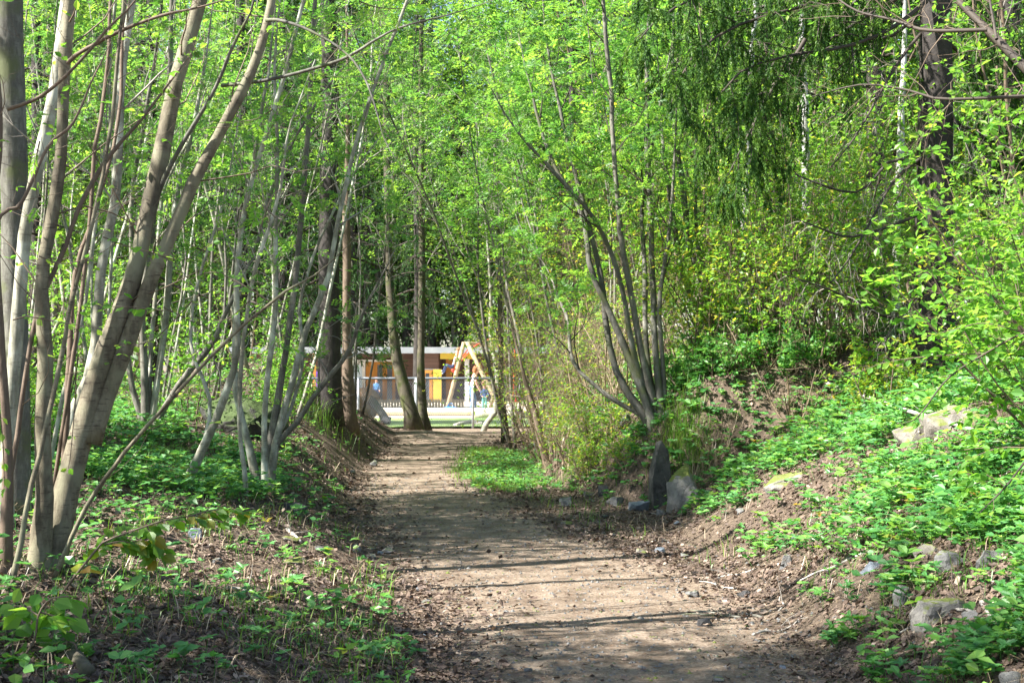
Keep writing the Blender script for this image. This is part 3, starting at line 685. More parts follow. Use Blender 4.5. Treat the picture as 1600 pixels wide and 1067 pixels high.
for (px, d, n, h, r) in [(1080, 20, 3, 8, .026), (1180, 19, 3, 7, .024), (1010, 22, 3, 8.5, .03), (1260, 20, 3, 8, .026), (1340, 18.5, 3, 7, .024), (1120, 25, 3, 10, .035), (1320, 24, 3, 9, .03), (1540, 19, 3, 8, .028), (1640, 15, 3, 6.5, .024), (1440, 25, 3, 10, .035), (1560, 26, 3, 10, .035)]:
    rand_clump(px, d, n, h, r, 'thin young leafy tree growing on top of the bank right of the path', gl, name='young_tree', lm='lime', bark='bark_brown',
               lv=[dict(s=dict(k=8, L=1.4, f0=.3, f1=.98, ang=50, up=.15, m=6, wander=.2, rk=.4, rmin=.002, rmax=.008), sides=3),
                   dict(s=dict(k=7, L=.55, f0=.15, f1=.98, ang=50, up=.05, m=5, wander=.25, rk=.5, rmin=.001, rmax=.003), sides=3, leaf=dict(kind='oval', L=.085 if d < 21 else .12, per=4, f0=.1, keep=.95))])

# ---- birches
for tr, d, lb in [([(1165, 520, 12), (1166, 350, 12), (1172, 250, 10), (1178, 130, 9), (1185, 0, 8), (1190, -150, 6)], 17.6, 'thin white birch trunk above the thicket, leftmost of the three birches'),
                  ([(1254, 520, 14), (1256, 360, 13), (1257, 200, 13), (1254, 60, 12), (1252, -100, 10)], 17.0, 'white birch trunk in the middle of the right thicket beside hanging spruce boughs'),
                  ([(1398, 520, 12), (1402, 380, 11), (1408, 220, 11), (1415, 80, 9), (1420, -100, 7)], 18.5, 'thin white birch trunk just left of the big dark spruce trunk')]:
    single('birch', lb, tr, d, 'bark_birch', thin(6, 6, 1.3, .5, 0, kb=0) if False else [
        dict(s=dict(k=8, L=1.8, f0=.45, f1=.98, ang=45, up=.1, m=6, wander=.2, rk=.4, rmin=.002, rmax=.008, droop=.1), sides=3),
        dict(s=dict(k=7, L=.6, f0=.15, f1=.98, ang=50, up=-.05, m=5, wander=.25, rk=.5, rmin=.001, rmax=.003, droop=.15), sides=3, leaf=dict(kind='oval', L=.08, per=3, f0=.1, keep=.7))], lm='lime', twig='darktwig')
print('trees A-E done')

# ---- trunks at the end of the path
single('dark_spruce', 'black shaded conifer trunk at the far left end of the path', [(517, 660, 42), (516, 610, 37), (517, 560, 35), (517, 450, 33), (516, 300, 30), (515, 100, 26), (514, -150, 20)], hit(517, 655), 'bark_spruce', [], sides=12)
b545 = hit(545, 668)
single('flared_tree', 'brown trunk with flared foot standing beside the black conifer trunk', [(546, 672, 34), (545, 640, 22), (543, 600, 18), (541, 540, 15), (539, 450, 13), (537, 330, 12), (536, 150, 10), (533, -50, 8)], b545, 'bark_brown', rowan_lv(6, 6, 1.5, .6, .8, lf=.17, f0=.5, kind='rowan3'), twig='twig')
single('mossy_trunk', 'thick mossy trunk bending left in front of the chain-link fence', [(650, 674, 33), (643, 650, 24), (636, 620, 21), (627, 590, 20), (621, 560, 18), (615, 520, 16), (611, 480, 14), (607, 420, 12), (604, 300, 13), (600, 100, 10), (598, -200, 5)], 32.2, 'bark_mossy', rowan_lv(18, 9, 2.2, .75, 1, lf=.24, f0=.28, kind='rowan3'))
single('mossy_trunk', 'straighter thin trunk right beside the thick mossy bending one', [(667, 674, 22), (661, 650, 15), (658, 610, 13.5), (657, 560, 13), (658, 500, 12), (658, 400, 11), (655, 250, 9), (652, 50, 7), (650, -200, 4)], 32.8, 'bark_mossy', rowan_lv(18, 9, 2.2, .75, 1, lf=.24, f0=.28, kind='rowan3'))
single('slim_tree', 'slim shaded trunk at the right end of the path in front of the swing', [(790, 683, 13), (787, 650, 11), (783, 610, 10), (781, 560, 9), (778, 480, 8), (775, 380, 8), (772, 250, 6), (765, 50, 4), (760, -150, 3)], 29.0, 'bark_mossy', rowan_lv(12, 8, 1.8, .7, .9, lf=.2, f0=.3, kind='rowan3'))
single('curved_tree', 'pale trunk curving up from the grass beside the swing frame', [(752, 668, 9), (768, 655, 9), (777, 632, 8.5), (778, 600, 8), (772, 560, 8), (766, 520, 7), (768, 450, 6), (760, 350, 5), (750, 200, 4)], 37.0, 'bark_pale', rowan_lv(6, 6, 1.6, .6, .8, lf=.18, f0=.5, kind='rowan3'))
single('old_stump', 'broken grey leaning snag at the foot of the right bank', [(856, 722, 17), (846, 690, 12), (838, 650, 10), (826, 610, 8), (815, 565, 5), (800, 500, 3)], hit(856, 722), 'bark_brown', [], cat='dead tree')

# ------------------------------------------------------------------ spruces
def hanging(cb, boughs, kd, Lh, needle, nper, mat=1, seedlen=1.0, wn=.16):
    """drooping branchlets with needle blades on boughs (N,m,3)"""
    BP, BR = boughs
    hp, hr = sprout(BP, BR, kd, .15, 1.0, Lh, 75, -.25, 5, .12, .5, .0012, .004, droop=.55, tipL=.3)
    tubes(cb, hp, hr, 3)
    n = len(hp); t = rng.random((n, nper)); p = at_t(hp, t).reshape(-1, 3); T = nrm(at_t(nrm(np.gradient(hp, axis=1)), t)).reshape(-1, 3)
    d = nrm(T * .8 + rdir(len(p)) * .6); l = needle * (.6 + .7 * rng.random(len(p)))
    base = np.repeat(rng.random(n), nper)
    leaves(cb, p, d, rdir(len(p)), l, l * wn, T_DIA, np.clip(base * .7 + .3 * rng.random(len(p)), 0, 1), mat)
def spruce_proto(name, h, rb, seed, nb=46, loc=(0, 0, 0), bare=.12, kd=9, nper=16, Lh=.7, needle=.16, mat='needle', label=None, group=None, cat='spruce', tr=.16):
    root = empty(name, loc, label, cat, group); base = np.array([0., 0, 0])
    q, r = smooth_poly([[0, 0, -.3], [.05, 0, h * .3], [0, .06, h * .65], [0, 0, h]], [tr, tr * .8, tr * .5, .01], 16)
    b = Buf(); tubes(b, q, r, 9, rnd=.5, rough=.1); b.build('trunk', 'bark_spruce', root, base)
    bp = []; br = []
    for i in range(nb):
        f = bare + (1 - bare) * (i + rng.random()) / nb; z = h * f; L = rb * (1 - f) ** .8 * (.7 + .5 * rng.random()) + .15
        a = i * 2.4 + rng.random(); dx, dy = np.cos(a), np.sin(a); s = np.linspace(0, 1, 7)
        pts = np.stack([dx * L * s, dy * L * s, z + L * (.12 * s - .55 * s ** 1.6 + .22 * s ** 4)], -1) + np.cumsum(rng.normal(size=(7, 3)), 0) * .02
        bp.append(pts); br.append(np.linspace(.012 + .01 * L, .004, 7))
    cb = Buf(); BP = np.array(bp); BR = np.array(br); tubes(cb, BP, BR, 4)
    hanging(cb, (BP, BR), kd, Lh, needle, nper)
    cb.build('crown', ['darktwig', mat], root, base)
    return root
gs = 'dark spruces standing behind the leafy thicket'
ls = 'dark green spruce half hidden behind the leafy thicket'
protos = [spruce_proto('spruce', 13, 2.3, 1, loc=(-4.9, 30, H(-4.9, 30)), label=ls, group=gs), spruce_proto('spruce', 16, 2.8, 2, nb=56, loc=(-8.5, 32, H(-8.5, 32)), label=ls, group=gs),
          spruce_proto('spruce', 11, 2.0, 3, nb=40, loc=(2.9, 36, H(2.9, 36)), label=ls, group=gs)]
protos.append(spruce_proto('spruce', 15, 2.1, 4, nb=60, bare=.24, kd=11, nper=24, Lh=.7, needle=.11, loc=(3.5, 19.8, H(3.5, 19.8)), mat='needle', label='spruce with high drooping dark crown behind the right thicket', group='high-crowned spruces'))
# the dark conifers over the path end share their trunks' places
spots = [(-3.55, 27.6, 0, 1.0, .3), (-6.4, 25, 2, 1.0, 0), (-4.5, 34.0, 0, 1.0, 0), (-9.5, 28, 1, 1, 0),
         (6.5, 33, 1, 1, 0), (9.5, 28, 0, 1.05, 0), (5, 27, 2, .95, 0), (12, 36, 1, 1.1, 0), (-13, 31, 0, 1, 0), (3.6, 42, 0, 1, 0), (8.5, 41, 1, 1, 0)]
for i, (x, y, k, sc, _) in enumerate(spots):
    copy_thing(protos[k], (x, y, H(x, y)), rng.random() * 6.28, sc * rng.uniform(.9, 1.12), ls, gs)
for (x, y) in [(6.9, 19.5), (5.6, 21.5), (1.6, 37.0), (-3.05, 45.2)]:
    copy_thing(protos[3], (x, y, H(x, y)), rng.random() * 6.28, 1.0, 'spruce with high drooping crown, bare below, between the leafy young trees', 'high-crowned spruces')
for (x, y, k) in [(-15, 57, 0), (-18, 62, 1), (-22, 55, 0), (-12.6, 60, 2), (-26, 62, 1), (-18.5, 49, 2), (-5.2, 27.2, 2)]:
    copy_thing(protos[k], (x, y, H(x, y)), rng.random() * 6.28, 1.0, ls, gs)

# ---- the large spruce at the right with its long drooping boughs
def big_spruce():
    d = 15.2
    s = px_stem([(1462, 515, 70), (1460, 480, 62), (1459, 400, 59), (1462, 250, 55), (1464, 100, 51), (1466, -100, 46), (1468, -400, 36), (1470, -900, 20)], d)
    b0 = s[0][0].copy(); b0[2] = H(b0[0], b0[1])
    root = empty('large_spruce', b0, 'thick dark spruce trunk with drooping boughs on top of the right bank', 'tree')
    q, r = smooth_poly(*s, 30); b = Buf(); tubes(b, q, r, 16, rnd=.5, rough=.07); b.build('trunk', 'bark_spruce', root, b0)
    # needled boughs, traced roughly: they reach out left and towards the camera
    bt = [([(1450, 0), (1400, 40), (1330, 70), (1240, 85), (1160, 110), (1110, 170)], 15.0, 13.8),
          ([(1450, -60), (1360, -20), (1250, 10), (1150, 40), (1080, 90), (1050, 160)], 15.0, 13.2),
          ([(1450, -120), (1350, -90), (1230, -50), (1120, -20), (1040, 20), (1000, 60)], 15, 12.8),
          ([(1260, 60), (1230, 110), (1200, 150), (1180, 190), (1160, 230), (1140, 270)], 14.6, 14.4),
          ([(1450, -30), (1380, 10), (1300, 60), (1220, 120), (1160, 190), (1130, 240)], 15.2, 15.2),
          ([(1450, -90), (1400, -40), (1340, 0), (1280, 60), (1200, 120), (1150, 150)], 15.2, 16.4),
          ([(1330, -20), (1240, 0), (1150, 20), (1090, 60), (1060, 110)], 15.2, 16.0),
          ([(1450, -150), (1330, -120), (1200, -100), (1090, -60), (1020, -20)], 15.2, 14.4),
          ([(1480, -60), (1520, 0), (1560, 60), (1600, 120)], 15.3, 15.8),
          ([(1480, 60), (1530, 110), (1580, 170), (1620, 240)], 15.3, 16.2),
          ([(1480, 180), (1530, 210), (1570, 230), (1610, 270)], 15.3, 15.8)]
    BP = []; BR = []
    for tr, d0, d1 in bt:
        n = len(tr); pts = [P(a, c, d0 + (d1 - d0) * i / (n - 1)) for i, (a, c) in enumerate(tr)]
        qq, rr = smooth_poly(pts, np.linspace(.028, .006, n), 12); BP.append(qq); BR.append(rr)
    BP = np.array(BP); BR = np.array(BR); cb = Buf(); tubes(cb, BP, BR, 6)
    sp, sr = sprout(BP, BR, 14, .15, 1, 1.15, 52, -.03, 7, .12, .5, .002, .008, droop=.12); tubes(cb, sp, sr, 4)
    hanging(cb, (sp, sr), 14, .3, .042, 70, wn=.26); hanging(cb, (BP, BR), 24, .4, .042, 70, wn=.26)
    cb.build('crown', ['darktwig', 'needle_lit'], root, b0)
    # bare dead lower branches with pale drooping twigs
    db = [[(1450, 10), (1395, 55), (1330, 68), (1270, 85), (1220, 88), (1160, 60), (1110, 50)], [(1450, 40), (1410, 90), (1385, 130), (1340, 210), (1300, 260)], [(1480, 420), (1462, 441), (1425, 471), (1395, 510), (1375, 545)],
          [(1450, 240), (1400, 280), (1370, 330), (1330, 400), (1300, 440)], [(1450, 260), (1395, 250), (1340, 300), (1250, 275), (1240, 265)], [(1450, 330), (1400, 350), (1330, 370), (1280, 355), (1240, 340)],
          [(1450, 400), (1400, 495), (1340, 470), (1290, 450), (1230, 430)], [(1480, 300), (1540, 360), (1580, 330), (1620, 320)], [(1480, 150), (1500, 200), (1550, 260), (1580, 330)], [(1480, 440), (1526, 425), (1560, 418), (1610, 420)]]
    for i, tr in enumerate(db):
        n = len(tr); dd = rng.uniform(-1.2, .4)
        pts = [P(a, c, d + dd * k / (n - 1)) for k, (a, c) in enumerate(tr)]
        qq, rr = smooth_poly(pts, np.linspace(.022, .006, n), 12); bb = Buf(); tubes(bb, qq, rr, 5, rough=.2)
        k1, k1r = sprout(qq[None], rr[None], 16, .2, 1, .65, 60, -.15, 7, .2, .4, .0018, .005, droop=.2); tubes(bb, k1, k1r, 3, mat=1)
        k2, k2r = sprout(k1, k1r, 4, .2, 1, .3, 55, -.1, 5, .25, .5, .001, .0025, droop=.15); tubes(bb, k2, k2r, 3, mat=1)
        bb.build('dead_branch', ['darktwig', 'greytwig'], root, b0)
big_spruce()
def overhang():
    b0 = P(1760, 230, 9.5); root = empty('overhanging_branch', b0, 'dark bare branch reaching in at the upper right corner with small bright leaves', 'branch')
    for tr, w0, w1 in [([(1760, 230), (1660, 160), (1600, 100), (1545, 45), (1500, 0), (1440, -60)], .045, .02), ([(1660, 150), (1600, 150), (1474, 154), (1425, 141), (1350, 131), (1270, 150)], .016, .004),
                       ([(1545, 45), (1450, 46), (1400, 30), (1340, 15), (1290, -20)], .016, .006), ([(1560, 60), (1550, 0), (1545, -50)], .012, .006)]:
        q, r = smooth_poly([P(a, c, 9.5 + .2 * i) for i, (a, c) in enumerate(tr)], np.linspace(w0, w1, len(tr)), 16); b = Buf(); tubes(b, q, r, 7, rough=.15, rnd=.5); b.build('limb', 'darktwig', root, b0)
        cb = Buf(); a, ar = sprout(q[None], r[None], 12, .1, 1, .8, 55, .0, 6, .22, .4, .0015, .005); tubes(cb, a, ar, 3)
        c, cr = sprout(a, ar, 5, .2, 1, .35, 50, 0, 4, .2, .5, .001, .002); tubes(cb, c, cr, 3); put_leaves(cb, c, 'oval', .045, 2, .1, .3)
        cb.build('foliage', ['twig', 'lime'], root, b0)
overhang()
print('spruces done')

# ------------------------------------------------------------------ shrubs and thicket
def shrub(name, label, group, x, y, n, h, spread, leafL, lm, kind='oval', keep=.6, twig='twig', k1=7, k2=6, per=2, lean=(0, 0), cat='shrub', r=.012, L1=.55, L2=.22, f0=.15, g=None):
    g = H(x, y) if g is None else g
    st = rand_stems(x, y, n, h, r, lean, spread)
    root = empty(name, (x, y, g), label, cat, group); base = np.array([x, y, g])
    b = Buf(); P0, R0 = [], []
    for q, rr in st:
        a, c = smooth_poly(q, rr, 10); P0.append(a); R0.append(c)
    P0 = np.array(P0); R0 = np.array(R0); tubes(b, P0, R0, 4, mat=0); b.build('stem', twig, root, base)
    cb = Buf()
    a, ar = sprout(P0, R0, k1, f0, 1, h * L1, 50, .1, 6, .22, .5, .0015, .006); tubes(cb, a, ar, 3)
    c, cr = sprout(a, ar, k2, .1, 1, h * L2, 55, .05, 4, .25, .5, .001, .003); tubes(cb, c, cr, 3)
    if keep: put_leaves(cb, c, kind, leafL, per, 0, keep)
    cb.build('foliage', [twig, lm], root, base)
    return root
gy = 'yellow-green shrubs in the thicket right of the path'
for (px, d, n, h) in [(1080, 17.5, 6, 2.0), (1130, 16.6, 7, 2.2), (1180, 17.0, 9, 2.8), (1240, 16.5, 9, 2.6), (1300, 16.6, 9, 2.8), (1350, 16.2, 8, 2.3), (1270, 15.9, 7, 1.9), (1210, 16.1, 7, 2.0), (1100, 16.6, 7, 1.6), (1380, 15.8, 6, 1.4), (1400, 17, 6, 2.4), (1220, 19, 7, 3.2), (1320, 19.5, 7, 3.4), (1120, 19.5, 7, 3.2), (1520, 17, 7, 2.8), (1580, 16.5, 7, 3), (1390, 13.7, 5, .9), (1560, 14, 7, 2.2), (1620, 13, 7, 2.4)]:
    shrub('thicket_shrub', 'bright yellow-green twiggy shrub on the bank right of the path', gy, (px - 800) / FPX * d, d, n, h, .45, .06, 'yellow' if rng.random() < .35 else 'lime', keep=.85, twig='twig', per=3)
gb = 'dry tangled bushes on the steep bank beyond the stone'
for (px, d, n, h) in [(835, 26, 8, 2.2), (860, 24, 9, 2.0), (850, 21.5, 8, 1.5), (885, 21.5, 9, 1.9), (915, 20, 9, 1.9), (945, 19, 9, 1.7), (870, 22.5, 9, 2.4), (980, 18.5, 8, 2.0), (895, 18.8, 8, .9), (930, 18.2, 8, .8), (870, 19.8, 8, 1.0), (960, 17.6, 7, .6), (925, 17.4, 7, .6), (958, 16.9, 6, .5), (985, 16.4, 6, .45), (905, 17.9, 7, .7), (910, 20.8, 8, 1.2), (900, 23.5, 9, 2.6), (940, 22, 9, 2.6), (830, 29, 8, 2.4), (1060, 18.5, 8, 1.4)]:
    shrub('dry_bush', 'tangled straw-brown bush with few yellow leaves on the steep bank beyond the stone', gb, (px - 800) / FPX * d, d, n, h, .6, .045, 'yellow', keep=.3, twig='drytwig', k1=9, k2=7, per=2)
gb = 'yellow-leaved bushes over the steep bank'
for (px, d, n, h) in [(800, 33, 8, 3.2), (840, 30, 8, 4.2), (880, 27, 8, 4.4), (930, 24.5, 8, 4.4), (985, 22.5, 8, 4.0), (1030, 21, 7, 3.6)]:
    shrub('yellow_bush', 'tall yellow-leaved bush above the steep bank at the path bend', gb, (px - 800) / FPX * d, d, n, h, .35, .075, 'yellow', keep=.7, twig='twig', k1=9, k2=7, per=3, r=.02)
# bright overhanging shrub at the right edge, near
for (px, py, d, n, h, lb) in [(1700, 720, 9.0, 9, 1.6, 'bright green leafy shrub leaning in from the right edge above the grey rocks'),
                              (1700, 560, 11, 9, 2.2, 'tall bright leafy shrub at the right edge in front of the spruce trunk'),
                              (1620, 560, 12.6, 8, 1.2, 'low leafy shrub right behind the white weathered rock')]:
    x = (px - 800) / FPX * d
    shrub('leafy_shrub', lb, None, x, d, n, h, .5, .075, 'lime', kind='ovalbig', keep=.9, twig='twig', k1=7, k2=6, per=3, lean=(-.45, -.1), L1=.5, L2=.2)
# dark dry bare brush at the right bank
for (px, d, h) in [(1110, 16.3, .6), (1150, 16.1, .55), (1200, 16.3, .6), (1078, 16.6, .5), (1240, 15.9, .55), (1130, 16.7, .7), (1175, 16.8, .7)]:
    shrub('green_bush', 'small green bush sprouting on the bank above the mossy boulder', 'small green bushes above the mossy boulder', (px - 800) / FPX * d, d, 7, h, .8, .055, 'herb2', keep=.8, twig='twig', k1=7, k2=5, per=3)
gd = 'bare brown brushwood on the right bank'
for (px, d, h) in [(1120, 15.6, .6), (1180, 16, .8), (1240, 15.5, .7), (1300, 16, .7), (1420, 16, .5), (1160, 16.8, .8)]:
    shrub('brushwood', 'low heap of bare grey-brown twigs on the right bank below the thicket', gd, (px - 800) / FPX * d, d, 8, h, .9, .04, 'lime', keep=.03, twig='drytwig', k1=9, k2=5)
# saplings and undergrowth on the left bank
gu = 'small leafy saplings on the left bank'
for (px, d, h) in [(160, 18, 1.6), (90, 14.5, 1.3), (30, 13.5, 1.2), (300, 17.5, 1.4), (420, 18, 1.0), (450, 20, 1.6), (240, 21, 2.2), (380, 24, 2.4), (10, 20, 2.2), (465, 25, 1.6), (150, 23, 2.4)]:
    shrub('leafy_sapling', 'small bright-leaved sapling in the undergrowth of the left bank', gu, (px - 800) / FPX * d, d, 5, h, .4, .06, 'lime', keep=.75, twig='twig', per=3)
print('shrubs done')

# ------------------------------------------------------------------ far leafy trees (share meshes)
def far_tree(h, rad, seed, n_cl, per, lsz, lm='far', trunk=.14, bark='bark_grey', loc=(0, 0, 0), low=.12, label=None, group=None):
    root = empty('leafy_tree', loc, label, 'tree', group); base = np.zeros(3)
    q, r = smooth_poly([[0, 0, -.3], [.15, .1, h * .3], [-.1, .1, h * .6], [0, 0, h * .93]], [trunk, trunk * .75, trunk * .45, .02], 14)
    b = Buf(); tubes(b, q, r, 8, rnd=.5, rough=.1); b.build('trunk', bark, root, base)
    cb = Buf(); l1, r1 = sprout(q[None], r[None], 26, low, .98, rad * 1.9, 50, .3, 7, .14, .5, .01, .05, tipL=.5); tubes(cb, l1, r1, 4)
    l2, r2 = sprout(l1, r1, 7, .2, 1, rad * .5, 45, .1, 5, .2, .5, .004, .02); tubes(cb, l2, r2, 3)
    l2 = np.concatenate([l2, l1[:, [0, 2, 3, 4, 6]]]); idx = rng.integers(0, len(l2), n_cl); c = at_t(l2[idx], .4 + .6 * rng.random((n_cl, 1)))[:, 0]
    s = .22 * rad * (.6 + .8 * rng.random(n_cl))
    p = (c[:, None] + rng.normal(size=(n_cl, per, 3)) * s[:, None, None] * np.array([1, 1, .5])).reshape(-1, 3)
    cr = np.repeat(rng.random(n_cl), per); l = lsz * (.5 + .8 * rng.random(len(p)))
    leaves(cb, p, rdir(len(p), .5), nrm(UPV + .7 * rng.normal(size=p.shape)), l, l * .6, T_DIA, np.clip(cr * .6 + .4 * rng.random(len(p)), 0, 1), 1)
    cb.build('crown', ['darktwig', lm], root, base); return root
gf = 'tall leafy trees closing the view behind everything'
lf_ = 'tall bright-leaved tree in the wood far behind the path and building'
FP = [far_tree(15, 2.6, 1, 420, 42, .16, label=lf_, group=gf, loc=(-12.5, 38, H(-12.5, 38))), far_tree(18, 3.2, 2, 480, 42, .19, label=lf_, group=gf, loc=(8, 48, 0)), far_tree(12, 2.4, 3, 380, 42, .14, label=lf_, group=gf, loc=(5.5, 31, H(5.5, 31)), lm='lime')]
fs = []
for (x0, x1, y, n) in [(-30, -16, 52, 3), (5, 15, 30, 4), (4.5, 19, 38, 5), (6, 24, 50, 6), (-26, -13, 56, 5), (-30, 22, 82, 13), (-34, 30, 90, 14), (-42, 38, 102, 13), (-50, 50, 118, 14)]:
    for i in range(n):
        fs.append((x0 + (x1 - x0) * (i + rng.uniform(.15, .85)) / n, y + rng.uniform(-2, 2)))
for (x, y) in fs:
    k = int(rng.integers(0, 3)); sc = rng.uniform(.9, 1.15) * (1.5 if y > 75 else 1)
    copy_thing(FP[k], (x, y, H(x, y)), rng.random() * 6.28, sc, lf_, gf)
for i in range(26):
    x = (-32 + 60 * (i + rng.random()) / 12) if i < 12 else (-15 + 22 * (i - 12 + rng.random()) / 14); y = 86 + rng.uniform(-3, 12) if i < 12 else 80.5 + rng.uniform(-1, 1.5)
    copy_thing(protos[i % 3], (x, y, H(x, y)), rng.random() * 6.28, 1.85, 'dark green spruce in the wood behind the playground building', 'spruces behind the playground building')
# trees just outside the left edge of the picture, whose shade falls over the path
SHADE = [(-7.0, 11.6, 2, .8), (-6.6, 13.6, 0, .6), (-6.2, 4.1, 2, .75)]
for (x, y, k, sc) in SHADE:
    copy_thing(FP[k], (x, y, H(x, y)), rng.random() * 6.28, sc, 'leafy tree beyond the left edge shading the path', 'trees beyond the left edge')
print('far trees done')

# ------------------------------------------------------------------ rocks
ROCKS = []
def rock(px, py, wpx, hpx, label, mat, depth=1.0, seed=0, name='rock', d=None, rot=0.0, sharp=.8, group=None, tilt=0.0, sink=None, ring=None):
    sink = (.6 if px > 1200 else .3) if sink is None else sink
    d = hit(px, py) if d is None else d
    rr = np.random.default_rng(seed + int(px * 7 + py))
    w = wpx / FPX * d / 2; h = hpx / FPX * d; x = (px - 800) / FPX * d; y = d + w * depth * .5
    g = H(x, y) if ring is not None else (.45 * H(x, y) + .55 * min(H(x - w, y - w * depth * .6), H(x + w, y - w * depth * .6), H(x, y)))
    import bmesh
    bm = bmesh.new()
    if ring is None:
        ROCKS.append((x, y + (0), w)); n = 16; pts = nrm(rr.normal(size=(n, 3))) * (.8 + .3 * rr.random((n, 1)))
        pts = np.sign(pts) * np.abs(pts) ** sharp
    else: pts = np.array(ring)
    for p in pts: bm.verts.new(p)
    bmesh.ops.convex_hull(bm, input=bm.verts)
    for v in [v for v in bm.verts if not v.link_faces]: bm.verts.remove(v)
    c, s = math.cos(rot), math.sin(rot); ct, stl = math.cos(tilt), math.sin(tilt)
    for v in bm.verts:
        a, b_, z = v.co.x * w, v.co.y * w * depth, v.co.z * h * .5 * (1 + sink)
        a, z = a * ct - z * stl, a * stl + z * ct
        v.co = (a * c - b_ * s, a * s + b_ * c, z + h * .5 * (1 - sink))
    bmesh.ops.bevel(bm, geom=bm.edges[:], offset=min(w, h) * .05, segments=1, affect='EDGES', profile=.5)
    bmesh.ops.triangulate(bm, faces=bm.faces[:])
    bmesh.ops.subdivide_edges(bm, edges=bm.edges[:], cuts=3 if wpx > 40 else 1, use_grid_fill=True)
    co = np.array([v.co for v in bm.verts]); sc = max(w, .02)
    nz = (fbm(co[:, 0] / sc * 1.3 + px, co[:, 1] / sc * 1.3 + co[:, 2] / sc * 1.7, 1.5, 4, 5) - .5) * sc * .32
    for v, k in zip(bm.verts, nz): v.co += v.co.normalized() * float(k)
    me = bpy.data.meshes.new(name); bm.to_mesh(me); bm.free(); me.materials.append(M[mat])
    o = bpy.data.objects.new(name, me); COL.objects.link(o); o.location = (x, y, g)
    tag(o, label, 'rock', group); return o
slab = [(-.75, -.6, -1), (.8, -.7, -1), (.95, .7, -1), (-.6, .8, -1), (-.8, -.5, -.1), (-.35, -.45, .75), (.15, -.2, 1.0), (.62, -.5, .72), (.8, -.6, .0), (-.55, .6, .1), (.0, .5, .95), (.75, .5, .6)]
rock(1030, 794, 40, 100, 'tall dark upright slab of stone standing at the foot of the right bank', 'rock_slab', 1.0, 1, 'standing_stone', ring=slab, rot=.35, sink=.1)
rock(1068, 790, 66, 76, 'squat grey boulder with green moss on top leaning on the upright slab', 'rock_moss', .9, 2, 'boulder', sharp=.7)
rock(1000, 798, 36, 22, 'small bluish-white stone lying left of the upright slab', 'rock_blue', 1, 3)
rock(1032, 806, 22, 12, 'small grey stone lying at the foot of the upright slab', 'rock', 1, 4)
rock(945, 768, 26, 18, 'dark grey stone in the leaf litter left of the bluish-white stone', 'rock_dark', 1, 5)
rock(922, 776, 24, 10, 'flat yellowish mossy stone in the leaf litter beside the dark grey stone', 'rock_tan', 1, 6)
rock(962, 790, 34, 14, 'flat grey stone in the leaf litter between the dark stone and the slab', 'rock', 1, 7)
rock(885, 790, 26, 16, 'pale angular stone at the right path edge below the grassy patch', 'rock', 1, 8)
rock(456, 800, 54, 24, 'black stone beside the left path edge at the foot of the grey stems', 'rock_dark', 1, 9)
rock(585, 728, 16, 10, 'small grey stone on the left path edge at the sunlit stretch', 'rock', 1, 10)
rock(1488, 888, 70, 40, 'angular grey rock with a white patch under the leafy shrub', 'rock', .8, 11)
rock(1546, 884, 48, 34, 'shaded grey rock right of the angular rock under the shrub', 'rock', .8, 12)
rock(1448, 868, 46, 26, 'pale flat rock left of the angular rock under the shrub', 'rock_tan', .8, 13)
rock(1412, 944, 38, 34, 'rounded light grey stone left of the large flat-topped rock', 'rock', .9, 14)
rock(1392, 926, 26, 18, 'small tan stone touching the rounded light grey stone', 'rock_tan', .9, 15)
rock(1466, 968, 100, 56, 'large greenish flat-topped rock low on the right bank', 'rock_moss', .8, 16, sharp=.65)
rock(1520, 970, 44, 24, 'small dark rock right of the large greenish rock', 'rock', .8, 17)
rock(1365, 888, 40, 20, 'bluish half-buried stone among plants on the right slope', 'rock_blue', .8, 18)
rock(1228, 884, 26, 22, 'small grey stone with a leaf patch left on the right slope', 'rock', .8, 19)
rock(1585, 1066, 50, 30, 'pale grey stone cut by the lower right corner of the picture', 'rock', .8, 20)
rock(1002, 866, 22, 10, 'small pale stone on the right edge of the path in the sun', 'rock_tan', 1, 21)
rock(824, 1047, 16, 9, 'round pebble lying on the near shaded path', 'rock', 1, 22, 'pebble')
rock(666, 945, 18, 10, 'small brown stone on the left edge of the near path', 'rock', 1, 23, 'pebble')
rock(885, 820, 24, 7, 'flat yellow-tan stone on the right path edge in the shade', 'rock_tan', 1, 24)
rock(1440, 690, 100, 36, 'white weathered rock slab on the right bank, lower half of the outcrop', 'rock_tan', .9, 25, sharp=.7, rot=.2)
rock(1500, 665, 130, 52, 'large tan rock outcrop covered in dry litter behind the white slab', 'rock_tan', .9, 26, sharp=.7, rot=-.3)
rock(1520, 610, 60, 26, 'bluish grey rock top behind the tan outcrop', 'rock_blue', .9, 27)
rock(1255, 745, 110, 34, 'low mossy brown rock half buried in the right bank', 'rock_moss', 1.2, 29, sharp=1.0, sink=1.0)
rock(1405, 590, 40, 16, 'small pale rock showing above the plants on the right bank', 'rock', .9, 29)
M['rock_dmoss'] = rockmat('dark_mossy_rock', (.02, .02, .018), (.09, .085, .07), .75, (.05, .075, .02))
rock(375, 690, 150, 92, 'large dark boulder behind the leaning grey stems on the left bank', 'rock_dmoss', 1.1, 33, 'boulder', d=17.2, sharp=1.1)
rock(455, 885, 52, 16, 'flat greenish stone half buried at the left path shoulder', 'rock_moss', .8, 31)
rock(455, 845, 40, 10, 'narrow tan stone half buried above the greenish flat stone', 'rock_tan', .8, 32)
rock(305, 842, 28, 18, 'small bluish stone in the plants of the left bank', 'rock_blue', .8, 33)
rock(340, 880, 18, 12, 'small violet-grey stone below the bluish stone on the left bank', 'rock', .8, 34)
rock(850, 690, 40, 22, 'grey stone at the foot of the leaning snag', 'rock', .8, 35)
